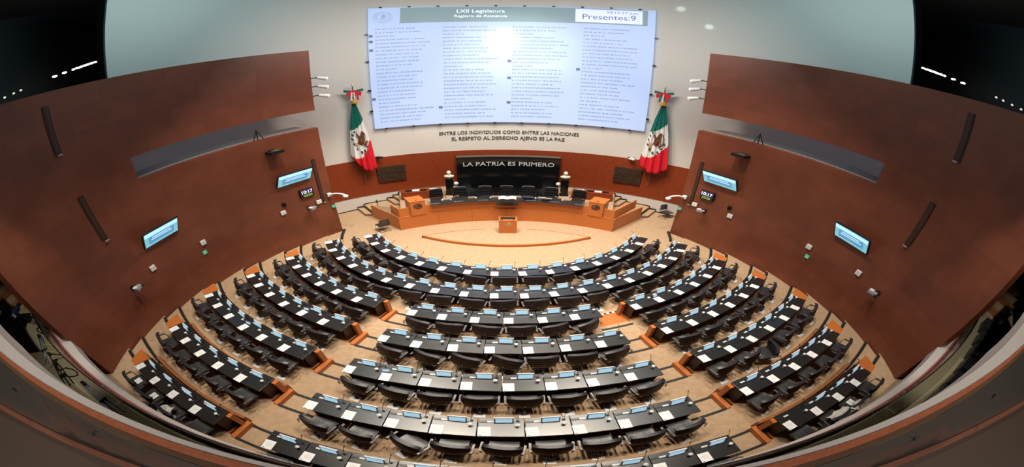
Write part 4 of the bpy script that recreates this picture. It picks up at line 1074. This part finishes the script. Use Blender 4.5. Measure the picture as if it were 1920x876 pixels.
# small table tablets lying on two desks
for r, k, i in ((3, 'L', 4), (4, 'C', 1), (2, 'R', 1), (4, 'L', 3)):
    n_, a0 = blk[(r, k)]; a = a0 + degrees(.315/RP[r]) + i*degrees(.9/RP[r])
    c = pol(RB[r]-HD, a, ZF[r]+.752); rz = radians(a)
    pos = c + Vector((cos(rz), sin(rz), 0))*(-.30 if not (r == 4 and k == 'C') else -.36) + Vector((-sin(rz), cos(rz), 0))*.05
    t = empty('tablet_stand', pos, rz+.2); tag(t, 'extra small tablet on a foot, on desk, %s' % place_words(r, k, i), 'tablet')
    M = Matrix.Rotation(radians(-24), 4, 'X')
    b = MB(); b.box((0, 0, .08), (.20, .015, .12), M=M); b.build('casing', BEZEL, t)
    b = MB(); b.box((0, -.010, .08), (.16, .004, .085), M=M); b.build('screen', LCD, t)
    b = MB(); b.box((0, .02, .008), (.12, .08, .016)); b.build('foot', BLACK, t)
# spare chairs around the presidium
gc = make_guest_chair()
put2(gc, (-5.25, -.72, 0), radians(38), 'single black visitor chair left of the presidium, on the well floor', 'chair', None)
put2(gc, (7.5, 1.35, 0), radians(-150), 'black visitor chair against the white base wall, right of the presidium', 'chair', None)
put2(gc, (8.05, .55, 0), radians(-140), 'black visitor chair half hidden by the right wood wall end', 'chair', None)
# glass plate with bottle at left parapet of the presidium
t = empty('glass_screen', (-5.35, .62, zl1), radians(-20)); tag(t, 'small clear glass screen on the lower left deck of the presidium', 'glass')
b = MB(); b.box((0, 0, .40), (.75, .02, .70)); b.build('pane', mat('clear_pane', (.55, .6, .58), .1, alpha=.35), t)
b = MB(); b.box((0, 0, .03), (.80, .10, .06)); b.build('base', STEEL, t)
t = empty('sanitizer_stand', (-5.75, .80, zl1)); tag(t, 'thin stand with small bottle beside the glass screen', 'stand')
b = MB(); b.tube([(0, 0, 0), (0, 0, .95)], .02, 6); b.lathe([(.12, 0), (.12, .02)], n=10); b.build('post', STEEL, t)
b = MB(); b.lathe([(.05, .95), (.05, 1.10), (.015, 1.16), (.015, 1.20)], n=10); b.build('bottle', mat('bottle_green', (.03, .10, .08), .3), t)

# ------------------------------------------------------------------ light
LAMPS = [(-1.5, -2.5, -1.2, -1.0, 3100), (1.5, -2.5, 1.2, -1.0, 3100), (-4, -6, -4.5, -5.5, 3000), (4, -6, 4.5, -5.5, 3000),
         (-2.2, -10.5, -1.5, -9.3, 2900), (2.2, -10.5, 1.5, -9.3, 2900), (-4.5, -11, -4.3, -11.5, 1900), (4.5, -11, 4.3, -11.5, 1900), (0, 0, 0, 1.5, 2300)]
def area(name, loc, size, power, col, rot=(0, 0, 0), sy=None, spread=None):
    l = bpy.data.lights.new(name, 'AREA'); l.energy = power; l.color = col; l.shape = 'RECTANGLE'; l.size = size; l.size_y = sy or size
    if spread: l.spread = spread
    o = bpy.data.objects.new(name, l); COL.objects.link(o); o.location = loc; o.rotation_euler = rot; return o
def spot(name, loc, tgt, power, col, size, blend=.6, r=.15):
    l = bpy.data.lights.new(name, 'SPOT'); l.energy = power; l.color = col; l.spot_size = radians(size); l.spot_blend = blend; l.shadow_soft_size = r
    o = bpy.data.objects.new(name, l); COL.objects.link(o); o.location = loc
    o.rotation_euler = (Vector(tgt)-Vector(loc)).to_track_quat('-Z', 'Y').to_euler(); return o
for k, (x, y, tx, ty, pw) in enumerate(LAMPS):
    spot('downlight', (x, y, 17.4), (tx, ty, 0), pw*1.28, (1, .885, .74), 74, .55, .14)
area('wall_wash_lamp', (0, -3.0, 13.2), 9, 700, (1, .92, .86), (radians(52), 0, 0), sy=.6)
for sd in (-1, 1):
    area('skylight_strip', (sd*6.2, -6.5, 18.1), 5.0, 520, (.52, .85, .92), (radians(48), 0, sd*radians(-55)), sy=3)
for sd in (-1, 1):
    p = wallp(sd, 22, 11.2, 1.0); area('slot_blue_fill', tuple(p), 3.0, 14, (.25, .45, 1), (0, 0, wall_rot(sd, 22)), sy=.3)  # added blue fill behind the upper panels, tints the slot
spot('projector_beam', (-1.3, -9.0, 13.2), (-.3, 4.5, 12.35), 12000, (.95, 1, .95), 9, 1., .05)
spot('projector_beam_wide', (-1.3, -9.0, 13.25), (.3, 4.5, 11.6), 5200, (.85, 1, 1), 30, 1., .05)
for sd in (-1, 1): spot('base_wall_fill', (sd*2.0, -6.5, 15.5), (sd*7.2, 2.3, .9), 1500, (1, .93, .86), 26, .8, .12)  # fill spots added to brighten the foot of the white wall
for sd in (-1, 1): spot('press_gallery_fill', (sd*5.0, -16.0, 16.0), (sd*12.3, -15.0, 3.3), 2900, (1, .95, .82), 34, .6, .14)  # added fill without a fixture, lifts the dark press gallery
for sd in (-1, 1): area('upper_gallery_fill', (sd*4, -20.5, 12.5), 1.2, 190, (1, .92, .84))  # added area fill to brighten the upper gallery, no real lamp
for bb, z in ((35.3, 15.3), (41.3, 14.1)):
    p = backp(bb, z, -.05); spot('wall_accent', (p.x*.55, -4, z+1.5), tuple(p), 1100, (.7, 1, 1), 4.0, .8, .04)
W = bpy.data.worlds.new('World'); SC.world = W; W.use_nodes = True
W.node_tree.nodes['Background'].inputs[0].default_value = (.5, .6, .65, 1); W.node_tree.nodes['Background'].inputs[1].default_value = .02

# ------------------------------------------------------------------ camera: an anamorphic equisolid fisheye, as the photograph's
# (the published photograph is a fisheye picture whose width was stretched 1.571 times)
F_PX, CX, CY, STR = 571.76, 948.16, 456.14, 1.5709
cam = bpy.data.cameras.new('camera'); co = bpy.data.objects.new('camera', cam); COL.objects.link(co); SC.camera = co
pit, rol = .607138, -.011105
X = Vector((1, 0, 0)); U = Vector((0, sin(pit), cos(pit))); Fw = Vector((0, cos(pit), -sin(pit)))
ex = X*cos(rol) - U*sin(rol); eu = X*sin(rol) + U*cos(rol)
Mc = Matrix(((ex.x, eu.x, -Fw.x, -.0198), (ex.y, eu.y, -Fw.y, -17.6132), (ex.z, eu.z, -Fw.z, 10.7360), (0, 0, 0, 1)))
co.matrix_world = Mc
cam.clip_start = .02; cam.clip_end = 200
cam.sensor_width = 36; cam.panorama_type = 'FISHEYE_EQUISOLID'; cam.fisheye_fov = radians(200)
cam.fisheye_lens = F_PX*36/1920*1.25
OSL = """
shader fisheye_lens(output point position = 0.0, output vector direction = 0.0, output color throughput = 1.0)
{
  point q = camera_shader_raster_position();
  float x = (q.x * 1920.0 - %.4f) / %.4f;
  float y = (q.y * 876.0 - %.4f) / %.4f;
  float r = hypot(x, y);
  float t = 2.0 * asin(min(r * 0.5, 1.0));
  float k = (r > 1e-6) ? sin(t) / r : 1.0;
  direction = normalize(vector(x * k, y * k, cos(t)));
}
""" % (CX, STR*F_PX, 876-CY, F_PX)
cam.type = 'PANO'
try:
    tx = bpy.data.texts.new('fisheye_lens'); tx.write(OSL)
    cam.type = 'CUSTOM'; cam.custom_mode = 'INTERNAL'; cam.custom_shader = tx
    if not cam.custom_bytecode: cam.type = 'PANO'
except Exception:
    cam.type = 'PANO'

SC.view_settings.view_transform = 'Standard'; SC.view_settings.look = 'None'; SC.view_settings.gamma = 1
SC.view_settings.use_curve_mapping = False; SC.view_settings.exposure = 0
cy = SC.cycles; cy.use_denoising = True; cy.max_bounces = 6; cy.diffuse_bounces = 3; cy.glossy_bounces = 3; cy.transparent_max_bounces = 6
cy.sample_clamp_indirect = 4; cy.caustics_reflective = False; cy.caustics_refractive = False
print('objects', len(bpy.data.objects), 'cam', cam.type)
